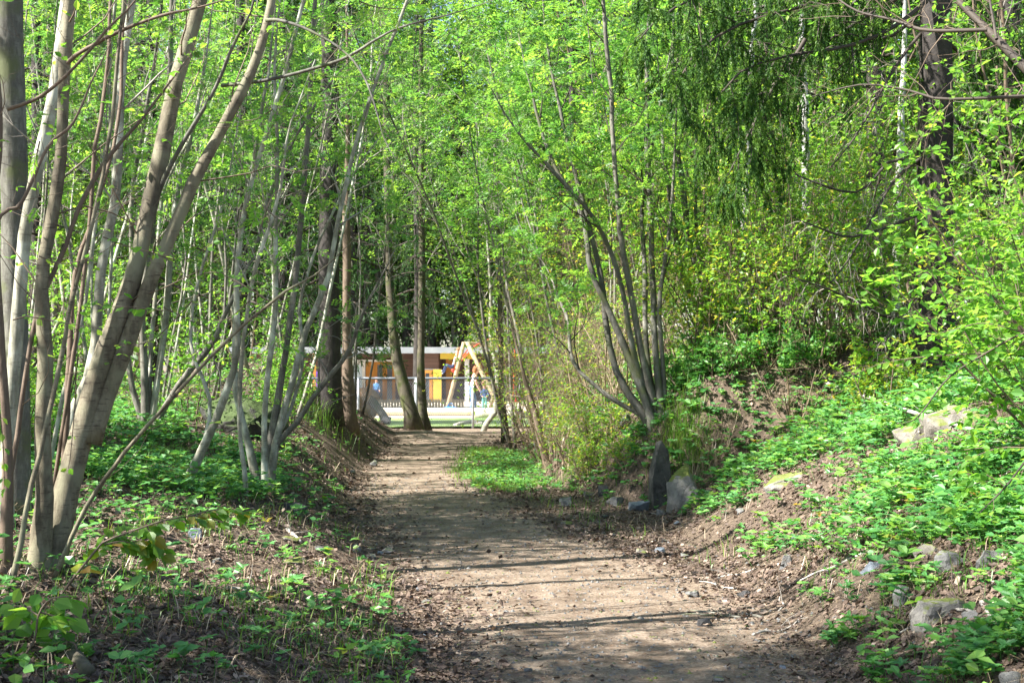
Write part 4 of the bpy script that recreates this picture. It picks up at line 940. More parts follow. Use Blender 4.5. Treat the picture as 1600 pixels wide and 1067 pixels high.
rock(975, 665, 40, 34, 'grey rock under the dark stems on the steep bank', 'rock', .8, 36)
rock(1160, 800, 26, 10, 'flat grey stone in the middle of the right slope', 'rock', .8, 38)
gs_ = 'small grey stones on the slopes'
for i in range(60):
    sd_ = i % 2; yy = rng.uniform(7, 22); xx = (edge_R(yy) + rng.uniform(-.6, 1.1)) if sd_ else (path_c(yy) - path_h(yy) - rng.uniform(-.1, .8))
    px = 800 + xx / yy * FPX; py = HOR - (H(xx, yy) - CAMZ) / yy * FPX; s = rng.uniform(.04, .12) / yy * FPX
    rock(px, py, s, s * .45, 'small grey stone scattered in the leaf litter beside the path', ['rock', 'rock', 'rock_tan', 'rock_blue', 'rock_dark'][int(rng.integers(0, 5))], .9, 100 + i, d=yy, group=gs_, name='stone')
def log(name, label, tr, dd, bark='bark_dead', cat='log'):
    pts = [P(a, b, hit(a, b)) for a, b, c in tr]; pts = [p for p in pts]; r = [c / 2 / FPX * p[1] for (a, b, c), p in zip(tr, pts)]
    for p, q in zip(pts, r): p[2] = H(p[0], p[1]) + q * dd
    q, rr = smooth_poly(pts, r, 14); b = Buf(); tubes(b, q, rr, 8, cap=True, rough=.15, rnd=.5)
    k, kr = sprout(q[None], rr[None], 4, .2, .9, .25, 60, .2, 4, .2, .4, .003, .01); tubes(b, k, kr, 4)
    o = b.build(name, bark, None, pts[0]); tag(o, label, cat)
log('fallen_log', 'short mossy fallen log at the foot of the hazel in the lower left corner', [(78, 985, 22), (110, 1020, 24), (140, 1062, 26)], .7, 'bark_mossy')
log('stick', 'pale broken stick standing out beside the large greenish rock', [(1532, 945, 9), (1545, 965, 10), (1552, 978, 9)], .9)
log('stick', 'dry stick lying in the litter on the left slope', [(352, 920, 5), (385, 925, 5), (405, 950, 4)], 1)
log('stick', 'thin brown stick lying across the left path shoulder', [(450, 830, 7), (462, 842, 6), (472, 850, 5)], 1)
log('dry_branch', 'long pale dead branch lying over the plants on the right bank', [(1290, 612, 5), (1345, 632, 6), (1400, 655, 7), (1470, 672, 6), (1540, 690, 5)], 5)
log('dry_branch', 'forked pale dead twig standing above the white weathered rock', [(1435, 690, 4), (1450, 640, 4), (1432, 612, 3)], 7)
log('dry_branch', 'thin bent grey dead branch on the right bank left of the outcrop', [(1270, 690, 3), (1320, 672, 4), (1380, 668, 4), (1430, 690, 3)], 5)

# ------------------------------------------------------------------ ground cover (stuff)
def slope_n(x, y, e=.06):
    zx = (height(x + e, y) - height(x - e, y)) / (2 * e); zy = (height(x, y + e) - height(x, y - e)) / (2 * e)
    return nrm(np.stack([-zx, -zy, np.ones_like(zx)], -1))
def scatter(n, y0, y1, xl, xr, p=1.0):
    y = y0 * (y1 / y0) ** (rng.random(n) ** p); x = xl(y) + (xr(y) - xl(y)) * rng.random(n); return x, y
vis_l = lambda y: -y * .37 - .4
vis_r = lambda y: y * .37 + .4
def litter():
    x, y = scatter(210000, 5.2, 36, vis_l, vis_r)
    e = np.minimum(path_h(y) - np.abs(x - path_c(y)), 1)
    dens = np.where(e > 0, .012 + .8 * np.exp(-e / .2), 1.0) * (.35 + .9 * sstep(.3, .6, fbm(x, y, 1.1, 3, 31)))
    dens *= 1 - .4 * sstep(0, 1, (x - edge_R(y) - 2.2))
    k = rng.random(len(x)) < dens; x, y = x[k], y[k]; n = len(x)
    nn = slope_n(x, y); z = height(x, y)
    d = rdir(n); d = nrm(d - nn * (np.sum(d * nn, 1, keepdims=True)) * .8)
    L = (.01 + .036 * rng.random(n) ** 2.2) * (1 + .03 * y); up = nrm(nn + .45 * rng.normal(size=(n, 3)))
    r = np.clip(rng.beta(2, 2.4, n), 0, 1)
    b = Buf(); leaves(b, np.stack([x, y, z + .006 + .012 * rng.random(n)], -1), d, up, L, L * .62, T_CURL, r)
    tag(b.build('leaf_litter', 'litter'), 'brown curled dead leaves strewn over the slopes and the path edges', 'leaf litter', kind='stuff')
    # needles, bits of twig
    x, y = scatter(60000, 5.2, 26, vis_l, vis_r); e = np.minimum(path_h(y) - np.abs(x - path_c(y)), 1)
    k = rng.random(len(x)) < np.where(e > 0, .22 + .5 * np.exp(-e / .2), .9); x, y = x[k], y[k]; n = len(x)
    nn = slope_n(x, y); d = rdir(n); d = nrm(d - nn * (np.sum(d * nn, 1, keepdims=True)) * .95); L = rng.uniform(.02, .09, n)
    b = Buf(); leaves(b, np.stack([x, y, height(x, y) + .006 + .01 * rng.random(n)], -1), d, nn, L, np.full(n, .0035), T_DIA, rng.random(n))
    tag(b.build('twig_litter', 'drytwig'), 'dry needles and twig scraps covering the forest floor', 'twig litter', kind='stuff')
litter()
def gravel():
    x, y = scatter(5200, 5.4, 20, lambda y: path_c(y) - path_h(y) - .3, lambda y: path_c(y) + path_h(y) + .7); n = len(x)
    s = rng.uniform(.004, .014, n) ** 1.0 * (.7 + .6 * rng.random(n)); 
    O = np.array([[1, 0, 0], [0, 1, 0], [-1, 0, 0], [0, -1, 0], [0, 0, .8], [0, 0, -.6]], float) 
    V = np.stack([x, y, height(x, y) + .001], -1)[:, None] + O[None] * s[:, None, None] * (.7 + .6 * rng.random((n, 6, 1)))
    F = np.array([[0, 1, 4], [1, 2, 4], [2, 3, 4], [3, 0, 4]]); F = (F[None] + (np.arange(n) * 6)[:, None, None]).reshape(-1, 3)
    b = Buf(); b.add(V, F, 0.5, smooth=False); tag(b.build('gravel', 'rock'), 'small loose gravel stones bedded in the dirt path', 'gravel', kind='stuff')
gravel()
def herbs():
    # three to five leaflet woodland plants
    x, y = scatter(64000, 5.3, 30, vis_l, vis_r, .9)
    uR = x - edge_R(y); uL = edge_L(y) - x
    nz = fbm(x, y, .9, 3, 41); nf = fbm(x, y, 2.6, 2, 51)
    dR = sstep(.2, 1.3, uR) * 1.0 * sstep(.34, .5, nz + .22 * sstep(.6, 1.8, uR)) * (.45 + .55 * sstep(.33, .5, nf)); dR = np.maximum(dR, .75 * sstep(13.5, 15, y) * (uR > .6) * (.3 + .7 * sstep(.4, .55, nf)))
    dR = np.maximum(dR, .7 * (uR > .15) * sstep(.52, .62, nz) * sstep(.45, .6, nf))
    pxl = 800 + x / y * FPX
    dL = (uL > .1) * sstep(.3, 1.4, uL) * (.25 + .75 * sstep(10, 12.5, y)) * sstep(.34, .52, nz + .1 * sstep(11, 13, y)) * (.35 + .65 * sstep(.35, .55, nf))
    dL = dL * (1 - (1 - .42 * sstep(1.1, 2.2, uL)) * sstep(12.5, 9.8, y)); dL *= 1 - .4 * sstep(11.5, 9, y); dL = np.maximum(dL, .035 * (uL > .1))
    dens = np.where(uR > 0, dR, np.where(uL > 0, dL, 0))
    # the bright patch at the right of the path beyond the stones
    patch = np.exp(-((x - (-.05 + .05 * (y - 20))) / .75) ** 2) * sstep(17.2, 18.6, y) * sstep(27, 24, y) * (x > path_c(y) + path_h(y) * .8)
    dens = np.maximum(dens, patch * .9)
    dens = np.clip(dens, 0, 1)
    bareslope = np.exp(-((pxl - 1150) / 90) ** 2) * sstep(13.5, 12, y) * .3
    dens = np.maximum(dens, .32 * (uR > .35) * sstep(8.5, 10, y) * (.3 + .9 * sstep(.42, .6, nf)))
    dens = np.maximum(dens, .9 * (uR > .02) * sstep(15.2, 15.8, y) * sstep(20, 18, y))
    dens = dens * (1 - bareslope * .3)
    shadeL = np.exp(-((x + 2.6) / 1.2) ** 2) * sstep(17, 20, y) * .7
    dens *= 1 - shadeL
    for (rx, ry, rw) in ROCKS:
        if rw > .05: dens = dens * (1 - .92 * ((x - rx) ** 2 + ((y - ry + rw * .8) * .55) ** 2 < (rw * 1.15 + .03) ** 2))
    k = rng.random(len(x)) < dens; x, y = x[k], y[k]; n = len(x)
    print('herbs', n)
    hgt = rng.uniform(.04, .15, n) * (.7 + .5 * sstep(1, 3, np.abs(x - .3))); small = (x < edge_R(y) + .4) & (y > 17); hgt[small] *= .6
    nn = slope_n(x, y); root = np.stack([x, y, height(x, y)], -1)
    b = Buf(); tip = root + nrm(nn + .5 * rng.normal(size=(n, 3)) + np.array([0, 0, 1.])) * hgt[:, None]
    tubes(b, np.stack([root, (root + tip) / 2 + rng.normal(size=(n, 3)) * .004, tip], 1), np.full((n, 3), .0016), 3, rnd=.4)
    nl = 5; az0 = rng.random(n) * 6.28; sz = rng.uniform(.028, .06, n) * (1 + .012 * y); sz[small] *= .7; R0 = rng.random(n)
    near = y < 13; spc = rng.random(n) + .35 * (fbm(x, y, 1.4, 2, 61) - .5); big = spc > .8; sz[big] *= 1.35; tip[big] += nn[big] * .05; spm = np.where(big, 1, np.where(spc < .0, 2, 0))
    for j in range(nl):
        a = az0 + j * 2 * np.pi / nl + rng.normal(size=n) * .2; d = np.stack([np.cos(a), np.sin(a), .15 + .25 * rng.normal(size=n)], -1)
        up = nrm(UPV + .3 * rng.normal(size=(n, 3)) + nn * .3 + np.array([-.15, -.25, 0])); l = sz * (.75 + .5 * rng.random(n))
        r = np.clip(R0 + .12 * rng.normal(size=n), 0, 1)
        for mi in (0, 1, 2):
            if mi == 1 and j > 2: continue
            q = near & (spm == mi); leaves(b, tip[q], d[q], up[q], l[q], l[q] * (.58 if mi == 0 else .62), T_LOBE if mi == 0 else T_OVAL, r[q], mi)
            q = ~near & (spm == mi); leaves(b, tip[q], d[q], up[q], l[q], l[q] * .6, T_OVAL, r[q], mi)
    # a lower tier of rounder leaves
    for j in range(3):
        a = rng.random(n) * 6.28; d = np.stack([np.cos(a), np.sin(a), .3 + .2 * rng.normal(size=n)], -1); l = sz * (.5 + .5 * rng.random(n))
        p = root + (tip - root) * (.35 + .3 * rng.random((n, 1))) + nrm(d) * .02
        leaves(b, p, d, nrm(UPV + .4 * rng.normal(size=(n, 3))), l, l * .7, T_OVAL, np.clip(R0 + .15 * rng.normal(size=n), 0, 1))
    tag(b.build('ground_cover', ['herb', 'herb2', 'bronze']), 'low green woodland plants with lobed leaves carpeting the banks', 'ground cover', kind='stuff')
herbs()
def grass_blades(name, label, x, y, hm, mat='grassy', kind='stuff', wd=.006, lean=.5, cat='grass'):
    n = len(x); r = np.stack([x, y, height(x, y) - .005], -1); a = rng.random(n) * 6.28
    h = hm * (.5 + .8 * rng.random(n)); s = np.array([np.cos(a), np.sin(a), 0 * a]).T; ln = lean * (rng.random(n) + .2)[:, None]
    side_ = np.stack([-s[:, 1], s[:, 0], s[:, 2]], -1) * wd * (.6 + .7 * rng.random(n))[:, None]
    p1 = r + UPV * h[:, None] * .55 + s * ln * h[:, None] * .3; p2 = r + UPV * h[:, None] * (1 - .3 * ln) + s * ln * h[:, None]
    V = np.stack([r - side_ / 2, r + side_ / 2, p1 + side_ / 2, p1 - side_ / 2, p2], 1)
    F1 = np.array([[0, 1, 2, 3]]); F2 = np.array([[3, 2, 4]]); off = (np.arange(n) * 5)[:, None, None]
    b = Buf(); b.add(V, [(F1[None] + off).reshape(-1, 4), (F2[None] + off).reshape(-1, 3)], np.repeat(rng.random(n), 5), smooth=False)
    return tag(b.build(name, mat), label, cat, kind=kind)
n_ = 9000; y = rng.uniform(17.5, 27, n_); x = path_c(y) + path_h(y) * .85 + rng.random(n_) ** 1.5 * 1.2 + .1 * rng.normal(size=n_); k = fbm(x, y, 1.6, 3, 77) > .42
grass_blades('grass', 'short bright grass at the right edge of the path by the bend', x[k], y[k], .09)
# the tufts by the standing stone
def tuft(px, py, n, h, rad, label, mat='grassy', wd=.005, lean=.8):
    d = hit(px, py); cx = (px - 800) / FPX * d; x = cx + rng.normal(size=n) * rad; y = d + rng.normal(size=n) * rad
    grass_blades('grass_tuft' if rad < .2 else 'grass_patch', label, x, y, h, mat, 'thing' if rad < .2 else 'stuff', wd, lean, 'grass tuft' if rad < .2 else 'grass')
tuft(940, 700, 500, .1, .22, 'low bright grass patch on the slope left of the upright slab')
tuft(900, 722, 420, .09, .2, 'low bright grass patch at the foot of the steep bank')
tuft(1058, 690, 420, .34, .13, 'tall green grass tuft growing right above the upright slab')
tuft(1085, 715, 260, .26, .1, 'green grass tuft hanging over the mossy boulder')
tuft(1100, 740, 260, .3, .12, 'straw-coloured dry grass hanging beside the mossy boulder', 'drytwig')
tuft(1035, 705, 160, .22, .08, 'dry straw tuft on top of the upright slab', 'drytwig')
tuft(470, 635, 300, .4, .3, 'grass tuft on the shaded mound at the left end of the path')
tuft(260, 720, 300, .22, .2, 'grassy tuft among the plants in the middle of the left bank')
n_ = 2600; yy = rng.uniform(18, 29, n_); xx = edge_R(yy) + rng.uniform(.1, 1.8, n_); grass_blades('dry_grass', 'dead straw-coloured grass on the steep bank', xx, yy, .28, 'drytwig', wd=.008, lean=1.2)
n_ = 5000; yy = rng.uniform(14, 22, n_); xx = edge_R(yy) + rng.uniform(1.5, 5, n_); k = fbm(xx, yy, 1.2, 3, 88) > .5; grass_blades('dry_grass', 'dead straw-coloured grass under the thicket', xx[k], yy[k], .25, 'drytwig', wd=.006, lean=1.2)

n_ = 16000; yy = 5.5 * (24 / 5.5) ** rng.random(n_); xx = rng.uniform(-1, 1, n_) * (yy * .37 + .3); e_ = np.abs(xx - path_c(yy)) - path_h(yy); k = (e_ > .25) & (fbm(xx, yy, 1.3, 3, 99) > .5)
grass_blades('woodland_grass', 'thin green grass blades scattered over both banks', xx[k], yy[k], .14, wd=.005, lean=1.0)
n_ = 5000; yy = 5.5 * (20 / 5.5) ** rng.random(n_); xx = rng.uniform(-1, 1, n_) * (yy * .37 + .3); e_ = np.abs(xx - path_c(yy)) - path_h(yy); k = e_ > .35
grass_blades('dry_stalks', 'dead straw stalks scattered over both banks', xx[k], yy[k], .16, 'drytwig', wd=.004, lean=1.8)
# surface roots creeping out of the banks
for i in range(26):
    yy = rng.uniform(6.5, 17); sd_ = 1 if i % 3 else -1; x0 = (edge_R(yy) + rng.uniform(-.2, 1.2)) if sd_ > 0 else (edge_L(yy) - rng.uniform(0, 1.2)); a = rng.uniform(0, 3.14); pts = []; p = np.array([x0, yy])
    for k in range(6):
        pts.append([p[0], p[1], H(p[0], p[1]) + rng.uniform(-.004, .014)]); a += rng.normal() * .35; p = p + np.array([np.cos(a), np.sin(a)]) * .11
    q, r = smooth_poly(pts, np.linspace(.011, .004, 6) * rng.uniform(.5, 1.2), 16); b = Buf(); tubes(b, q, r, 6, cap=True, rough=.2, rnd=.5)
    k1, k1r = sprout(q[None], r[None], 3, .2, .9, .2, 50, 0, 4, .2, .5, .0015, .004); tubes(b, k1, k1r, 3, rnd=.5)
    tag(b.build('fallen_twig', ['bark_brown', 'bark_dead', 'bark_dark'][i % 3], None, tuple(pts[0])), 'thin crooked fallen twig lying in the leaf litter of the banks', 'twig', 'fallen twigs in the leaf litter')

def leafy_branch(trs, d, size, lm, label, n=12, bark='darktwig'):
    b0 = P(*trs[0][0], d); root = empty('leafy_branch', b0, label, 'branch'); b = Buf()
    q, r = smooth_poly([P(a, c, d) for a, c in trs[0]], np.linspace(.009, .003, len(trs[0])), 16); tubes(b, q, r, 6); b.build('limb', bark, root, b0)
    cb = Buf()
    for t in trs: leafy_twig(t, d + rng.uniform(-.15, .15), size, 1, n, 'oval', .8, .25)(cb)
    k, kr = sprout(q[None], r[None], 9, .2, 1, .5, 50, .1, 5, .2, .4, .001, .003); tubes(cb, k, kr, 3); put_leaves(cb, k, 'ovalbig', size * .8, 4, .2, .9)
    cb.build('foliage', ['twig', lm], root, b0)
leafy_branch([[(1680, 495), (1600, 520), (1540, 552), (1480, 592), (1435, 650), (1410, 662)], [(1540, 552), (1480, 555), (1420, 560), (1370, 570), (1325, 590)], [(1600, 520), (1540, 505), (1490, 515), (1450, 525)]], 8.6, .062, 'lime', 'leafy branch reaching in from the right edge over the white weathered rock', 14)
leafy_branch([[(1700, 640), (1620, 700), (1570, 760), (1530, 800)], [(1620, 700), (1560, 700), (1510, 720), (1490, 745)], [(1570, 760), (1530, 740), (1500, 775)]], 7.8, .062, 'lime', 'low leafy branch hanging at the right edge above the angular grey rock', 14)

# broad-leaved young plants close to the camera (low left)
def seedling(tr, d, size, lm, label, n=14, name='young_plant', kind='oval', extra=()):
    d = min(d, hit(*tr[0]) + .1)
    b0 = P(*tr[0], d); b0[2] = min(b0[2], H(b0[0], b0[1]))
    root = empty(name, b0, label, 'plant'); b = Buf()
    q, r = smooth_poly([b0] + [P(a, c, d) for a, c in tr], np.linspace(.007, .003, len(tr) + 1), 14); tubes(b, q, r, 5); b.build('stem', 'twig', root, b0)
    cb = Buf(); leafy_twig(tr, d, size, 1, n, kind, .8, .35)(cb)
    for e in extra: leafy_twig(e, d, size, 1, max(4, n // 2), kind, .8, .35)(cb)
    cb.build('foliage', ['twig', lm], root, b0)
seedling([(100, 925), (150, 860), (165, 845), (210, 828), (260, 812), (310, 805), (350, 815)], 6.9, .085, 'bronze', 'low twig with fresh green and bronze leaves in front of the hazel stems', 26, extra=[[(165, 850), (190, 845), (230, 850)], [(230, 820), (245, 850), (250, 870)], [(300, 805), (340, 795), (380, 800)]])
seedling([(20, 1050), (55, 1000), (62, 960), (80, 935), (110, 930)], 6.4, .1, 'lime', 'young plant with broad bright leaves in the lower left corner', 14, extra=[[(62, 960), (35, 945), (15, 950)], [(66, 955), (85, 960), (105, 965)]])
seedling([(-10, 1060), (10, 1030), (30, 1020), (60, 1045)], 5.9, .09, 'lime', 'leafy seedling half cut off by the lower left corner', 12)
seedling([(115, 1040), (122, 1010), (110, 1000), (95, 1008)], 6.0, .08, 'lime', 'seedling with round leaves beside the mossy fallen log', 8)
seedling([(505, 975), (500, 950), (495, 930)], 8.2, .06, 'herb', 'small upright leaf rosette on the left slope near the path', 6)
print('cover done')

# ------------------------------------------------------------------ playground
def boxes(name, lst, mat, parent=None, origin=None, bev=0.0):
    """lst of (x0,x1,y0,y1,z0,z1) joined into one part"""
    b = Buf()
    for (x0, x1, y0, y1, z0, z1) in lst:
        V = [[x0, y0, z0], [x1, y0, z0], [x1, y1, z0], [x0, y1, z0], [x0, y0, z1], [x1, y0, z1], [x1, y1, z1], [x0, y1, z1]]
        b.add(V, np.array([[0, 3, 2, 1], [4, 5, 6, 7], [0, 1, 5, 4], [1, 2, 6, 5], [2, 3, 7, 6], [3, 0, 4, 7]]), .5, smooth=False)
    o = b.build(name, mat, parent, origin)
    if bev:
        m = o.modifiers.new('bevel', 'BEVEL'); m.width = bev; m.segments = 2
    return o
def pz(py, d): return CAMZ + (HOR - py) / FPX * d
def pxx(px, d): return (px - 800) / FPX * d
def boardmat(name, a, b, period):
    m, nt, o = newmat(name); p = N(nt, 'ShaderNodeBsdfPrincipled', i_Roughness=.7)
    tc = N(nt, 'ShaderNodeTexCoord'); sx = N(nt, 'ShaderNodeSeparateXYZ'); nt.links.new(tc.outputs['Object'], sx.inputs[0])
    dv = N(nt, 'ShaderNodeMath', operation='DIVIDE'); dv.inputs[1].default_value = period; nt.links.new(sx.outputs[2], dv.inputs[0])
    fr = N(nt, 'ShaderNodeMath', operation='FRACT'); nt.links.new(dv.outputs[0], fr.inputs[0])
    fl = N(nt, 'ShaderNodeMath', operation='FLOOR'); nt.links.new(dv.outputs[0], fl.inputs[0])
    wn = N(nt, 'ShaderNodeTexWhiteNoise', noise_dimensions='1D'); nt.links.new(fl.outputs[0], wn.inputs[1])
    cr = ramp(nt, wn.outputs[0], [(0, a), (1, b)]); g = ramp(nt, fr.outputs[0], [(.0, (.35, .3, .3)), (.08, (.35, .3, .3)), (.12, (1, 1, 1))])
    mx = N(nt, 'ShaderNodeMix', data_type='RGBA', blend_type='MULTIPLY'); mx.inputs[0].default_value = 1
    nt.links.new(cr.outputs[0], mx.inputs[6]); nt.links.new(g.outputs[0], mx.inputs[7]); nt.links.new(mx.outputs[2], p.inputs['Base Color'])
    nt.links.new(p.outputs[0], o.inputs[0]); return m
M['siding'] = boardmat('red_brown_siding', (.08, .042, .033), (.13, .07, .055), .19)
M['fascia'] = simple('fascia', (.27, .29, .31), c2=(.2, .22, .24), scale=2)
M['orange'] = simple('orange_frame', (.38, .17, .035), c2=(.3, .13, .03), scale=2)
M['yellow'] = M['yellow']
M['yellowp'] = simple('yellow_paint', (.5, .36, .05), c2=(.42, .29, .04), scale=2)
M['white'] = simple('white_paint', (.6, .6, .6), scale=3)
M['wood'] = simple('pale_wood', (.36, .28, .17), c2=(.27, .2, .12), scale=4, bump=.2)
M['paleLog'] = simple('pale_log', (.6, .53, .42), c2=(.48, .42, .32), scale=5, bump=.2)
M['sand'] = simple('sand', (.66, .57, .44), c2=(.58, .5, .38), scale=6)
M['lawn'] = simple('lawn', (.14, .26, .06), c2=(.3, .36, .13), scale=1.2)
M['steel'] = simple('galvanised_steel', (.5, .53, .55), c2=(.42, .45, .47), rough=.45, scale=4, metal=.3)
M['darkrail'] = simple('dark_rail', (.12, .14, .16), c2=(.16, .18, .2), rough=.5, scale=4)
M['glass'] = simple('dark_glass', (.05, .06, .08), c2=(.1, .12, .15), rough=.08, scale=1, spec=.6)
M['paleglass'] = simple('pale_glass', (.45, .55, .65), c2=(.35, .42, .5), rough=.1, scale=1, spec=.6)
M['red'] = simple('red_rope', (.7, .06, .04), scale=4); M['purple'] = simple('purple_cloth', (.2, .08, .45), scale=3)
M['roofgrey'] = simple('pale_roof', (.55, .6, .66), c2=(.45, .5, .56), scale=1)
M['darkwall'] = simple('dark_wall', (.1, .07, .055), c2=(.14, .1, .08), scale=2)
D0 = 71.0
zb = -.34
bx = (pxx(640, D0), D0, zb); B = empty('playground_building', bx, 'low flat-roofed red-brown building with orange doors behind the fence', 'building')
zt = pz(552, D0); zr = pz(543, D0)
boxes('wall', [(pxx(655, D0), pxx(685, D0), D0, D0 + 6, zb, zt), (pxx(400, D0) - 1, pxx(655, D0), D0 + 2.2, D0 + 6, zb, zt), (pxx(685, D0), 2.4, D0 + 3.4, D0 + 6, zb, zt)], 'siding', B, bx)
boxes('roof', [(pxx(390, D0) - 1, 2.8, D0 - .35, D0 + 6.4, zt + .003, zr + .02)], 'fascia', B, bx)
db = D0 + 2.2
def opening(x0, x1, y0, y1, d, fr, gl, panes, name='door'):
    a, b_, c, e = pxx(x0, d), pxx(x1, d), pz(y1, d), pz(y0, d); t = .16
    f = boxes(name, [(a, a + t, d - .1, d - .003, c, e), (b_ - t, b_, d - .1, d - .003, c, e), (a + t, b_ - t, d - .1, d - .003, e - t, e)] +
              [(a + (b_ - a) * k / panes - t / 2, a + (b_ - a) * k / panes + t / 2, d - .09, d - .003, c, e - t) for k in range(1, panes)], fr, B, bx)
    g = boxes('pane', [(a + t, b_ - t, d - .05, d - .006, c, e - t)], gl, None, bx); g.location = (0, 0, 0); g.parent = f
    return f
opening(572, 618, 565, 627, db, 'orange', 'glass', 3); opening(543, 571, 565, 612, db, 'white', 'paleglass', 1, 'window')
opening(660, 676, 578, 632, D0, 'orange', 'glass', 1); 
boxes('door_panel', [(pxx(576, db), pxx(586, db), db - .13, db - .1, zb, pz(567, db)), (pxx(598, db), pxx(602, db), db - .13, db - .1, zb, pz(567, db))], 'orange', B, bx)
boxes('lintel', [(pxx(545, db), pxx(620, db), db - .14, db - .11, pz(565, db), pz(562, db))], 'white', B, bx)
boxes('lintel', [(pxx(658, D0), pxx(686, D0), D0 - .03, D0 - .004, pz(578, D0), pz(576, D0))], 'white', B, bx)
boxes('post', [(pxx(677, D0), pxx(690, D0), D0 - .12, D0 - .005, zb, pz(577, D0))], 'yellowp', B, bx)
boxes('post', [(pxx(726, D0), pxx(733, D0), D0 + .1, D0 + .3, zb, zt)], 'white', B, bx)
boxes('post', [(pxx(695, D0), pxx(705, D0), D0 + 1.2, D0 + 1.4, zb, zt)], 'orange', B, bx)
boxes('fascia_panel', [(pxx(688, D0), pxx(744, D0), D0 - .1, D0 - .004, pz(561, D0), pz(549, D0))], 'yellowp', B, bx)
boxes('post', [(pxx(489, 70), pxx(494, 70), 69.9, 70.05, zb, zt)], 'orange', B, bx)
opening(758, 800, 580, 630, D0 + 3.4, 'orange', 'glass', 2, 'window')
o = boxes('hanging_cloth', [(pxx(494, 66), pxx(501, 66), 66, 66.03, pz(618, 66), pz(580, 66))], 'purple'); tag(o, 'purple cloth hanging beside the orange post', 'cloth')
o = boxes('play_deck', [(pxx(452, 62), pxx(497, 62), 62, 63.2, pz(632, 62), pz(624, 62)), (pxx(455, 62), pxx(458, 62), 62.1, 62.3, zb, pz(632, 62)), (pxx(492, 62), pxx(495, 62), 62.1, 62.3, zb, pz(632, 62))], 'yellowp'); tag(o, 'yellow low wooden play deck left of the black conifer trunk', 'play deck')
dl = 60.0
lb = []; x = pxx(588, dl)
while x < pxx(722, dl): lb.append((x, x + .1, dl, dl + .04, zb, pz(623.5, dl))); x += .125
o = boxes('slatted_planter', lb + [(pxx(588, dl), pxx(722, dl), dl + .043, dl + .09, pz(629, dl), pz(627, dl))], 'wood'); tag(o, 'low slatted wooden planter edge in front of the orange doors', 'planter')
o = boxes('far_house', [(pxx(520, 96), pxx(590, 96), 96, 101, zb, pz(531, 96)), ], 'darkwall'); tag(o, 'pale-roofed house peeping over the low building', 'house')
r_ = boxes('roof', [(pxx(515, 96), pxx(595, 96), 95.5, 102, pz(530.9, 96), pz(511, 96))], 'roofgrey', o)
# yard
def sheet(name, x0, x1, y0, y1, dz, mat, label):
    xs = np.linspace(x0, x1, 60); ys = np.linspace(y0, y1, 60); X, Y = np.meshgrid(xs, ys); i = np.arange(59)[:, None]; j = np.arange(59)[None]
    F = np.stack([i * 60 + j, i * 60 + j + 1, (i + 1) * 60 + j + 1, (i + 1) * 60 + j], -1).reshape(-1, 4)
    b = Buf(); b.add(np.stack([X, Y, height(X, Y) + dz], -1), F); tag(b.build(name, mat), label, kind='structure')
sheet('sand_yard', -16, 4.5, 46.5, 78, .03, 'sand', 'pale sunlit sand of the playground yard')
sheet('lawn', -5.2, 2.2, 39.4, 46.6, .06, 'lawn', 'strip of bright lawn along the playground fence')
n_ = 12000; yy = rng.uniform(39.6, 46, n_); xx = rng.uniform(-5.0, 2.0, n_); grass_blades('lawn_grass', 'short mown grass blades of the lawn by the fence', xx, yy, .07, wd=.02)
def cyl(name, pts, rad, mat, parent=None, sides=12, origin=None, m=8):
    b = Buf(); q, r = smooth_poly(pts, rad, m); tubes(b, q, r, sides, cap=True, rnd=.5); return b.build(name, mat, parent, origin)
def W(px, py, d): return P(px, py, d)
for (a, b_, y_, d, r, lb) in [(520, 880, 642, 49.5, .15, 'long pale log edging the sandpit behind the fence'), (742, 880, 656, 46.6, .14, 'shorter pale log lying in front of the long log')]:
    z = H(pxx(700, d), d) + .17; o = cyl('border_log', [(pxx(a, d), d, z), (pxx((a + b_) / 2, d), d + .1, z), (pxx(b_, d), d, z)], [r, r * .95, r], 'paleLog', origin=(pxx(a, d), d, z)); tag(o, lb, 'log')
# chain-link fence
fd = 39.4; fz0 = -.12; fz1 = pz(591, fd); fx0, fx1 = pxx(425, fd), pxx(905, fd)
FR = empty('chain_link_fence', (fx0, fd, fz0 - .1), 'grey chain-link fence with steel posts between the path and the playground', 'fence'); fo = (fx0, fd, fz0 - .1)
for px in (470, 560, 650, 739, 813, 890):
    cyl('post', [(pxx(px, fd), fd, fz0 - .15), (pxx(px, fd), fd, fz1 + .01)], [.035, .035], 'steel', FR, 10, fo, 3)
cyl('top_rail', [(fx0, fd, fz1), (fx1, fd, fz1)], [.032, .032], 'darkrail', FR, 8, fo, 3)
hh = fz1 - fz0; sp_ = .062; sl = hh * .55; xx = np.arange(fx0 - sl, fx1, sp_)
mb = Buf()
for sgn, yo in ((1, -.004), (-1, .004)):
    a = np.stack([xx, np.full_like(xx, fd + yo), np.full_like(xx, fz0)], -1); c = a + np.array([sl, 0, hh])
    if sgn < 0: a, c = a + np.array([sl, 0, 0]), c - np.array([sl, 0, 0])
    t0 = np.clip((fx0 - a[:, 0]) / (c[:, 0] - a[:, 0]), 0, 1); t1 = np.clip((fx1 - a[:, 0]) / (c[:, 0] - a[:, 0]), 0, 1); lo, hi = np.minimum(t0, t1), np.maximum(t0, t1)
    A_ = a + (c - a) * lo[:, None]; C_ = a + (c - a) * hi[:, None]; k = (hi - lo) > .02
    tubes(mb, np.stack([A_, C_], 1)[k], np.full((k.sum(), 2), .0045), 3, rnd=.5)
mb.build('mesh', 'darkrail', FR, fo)
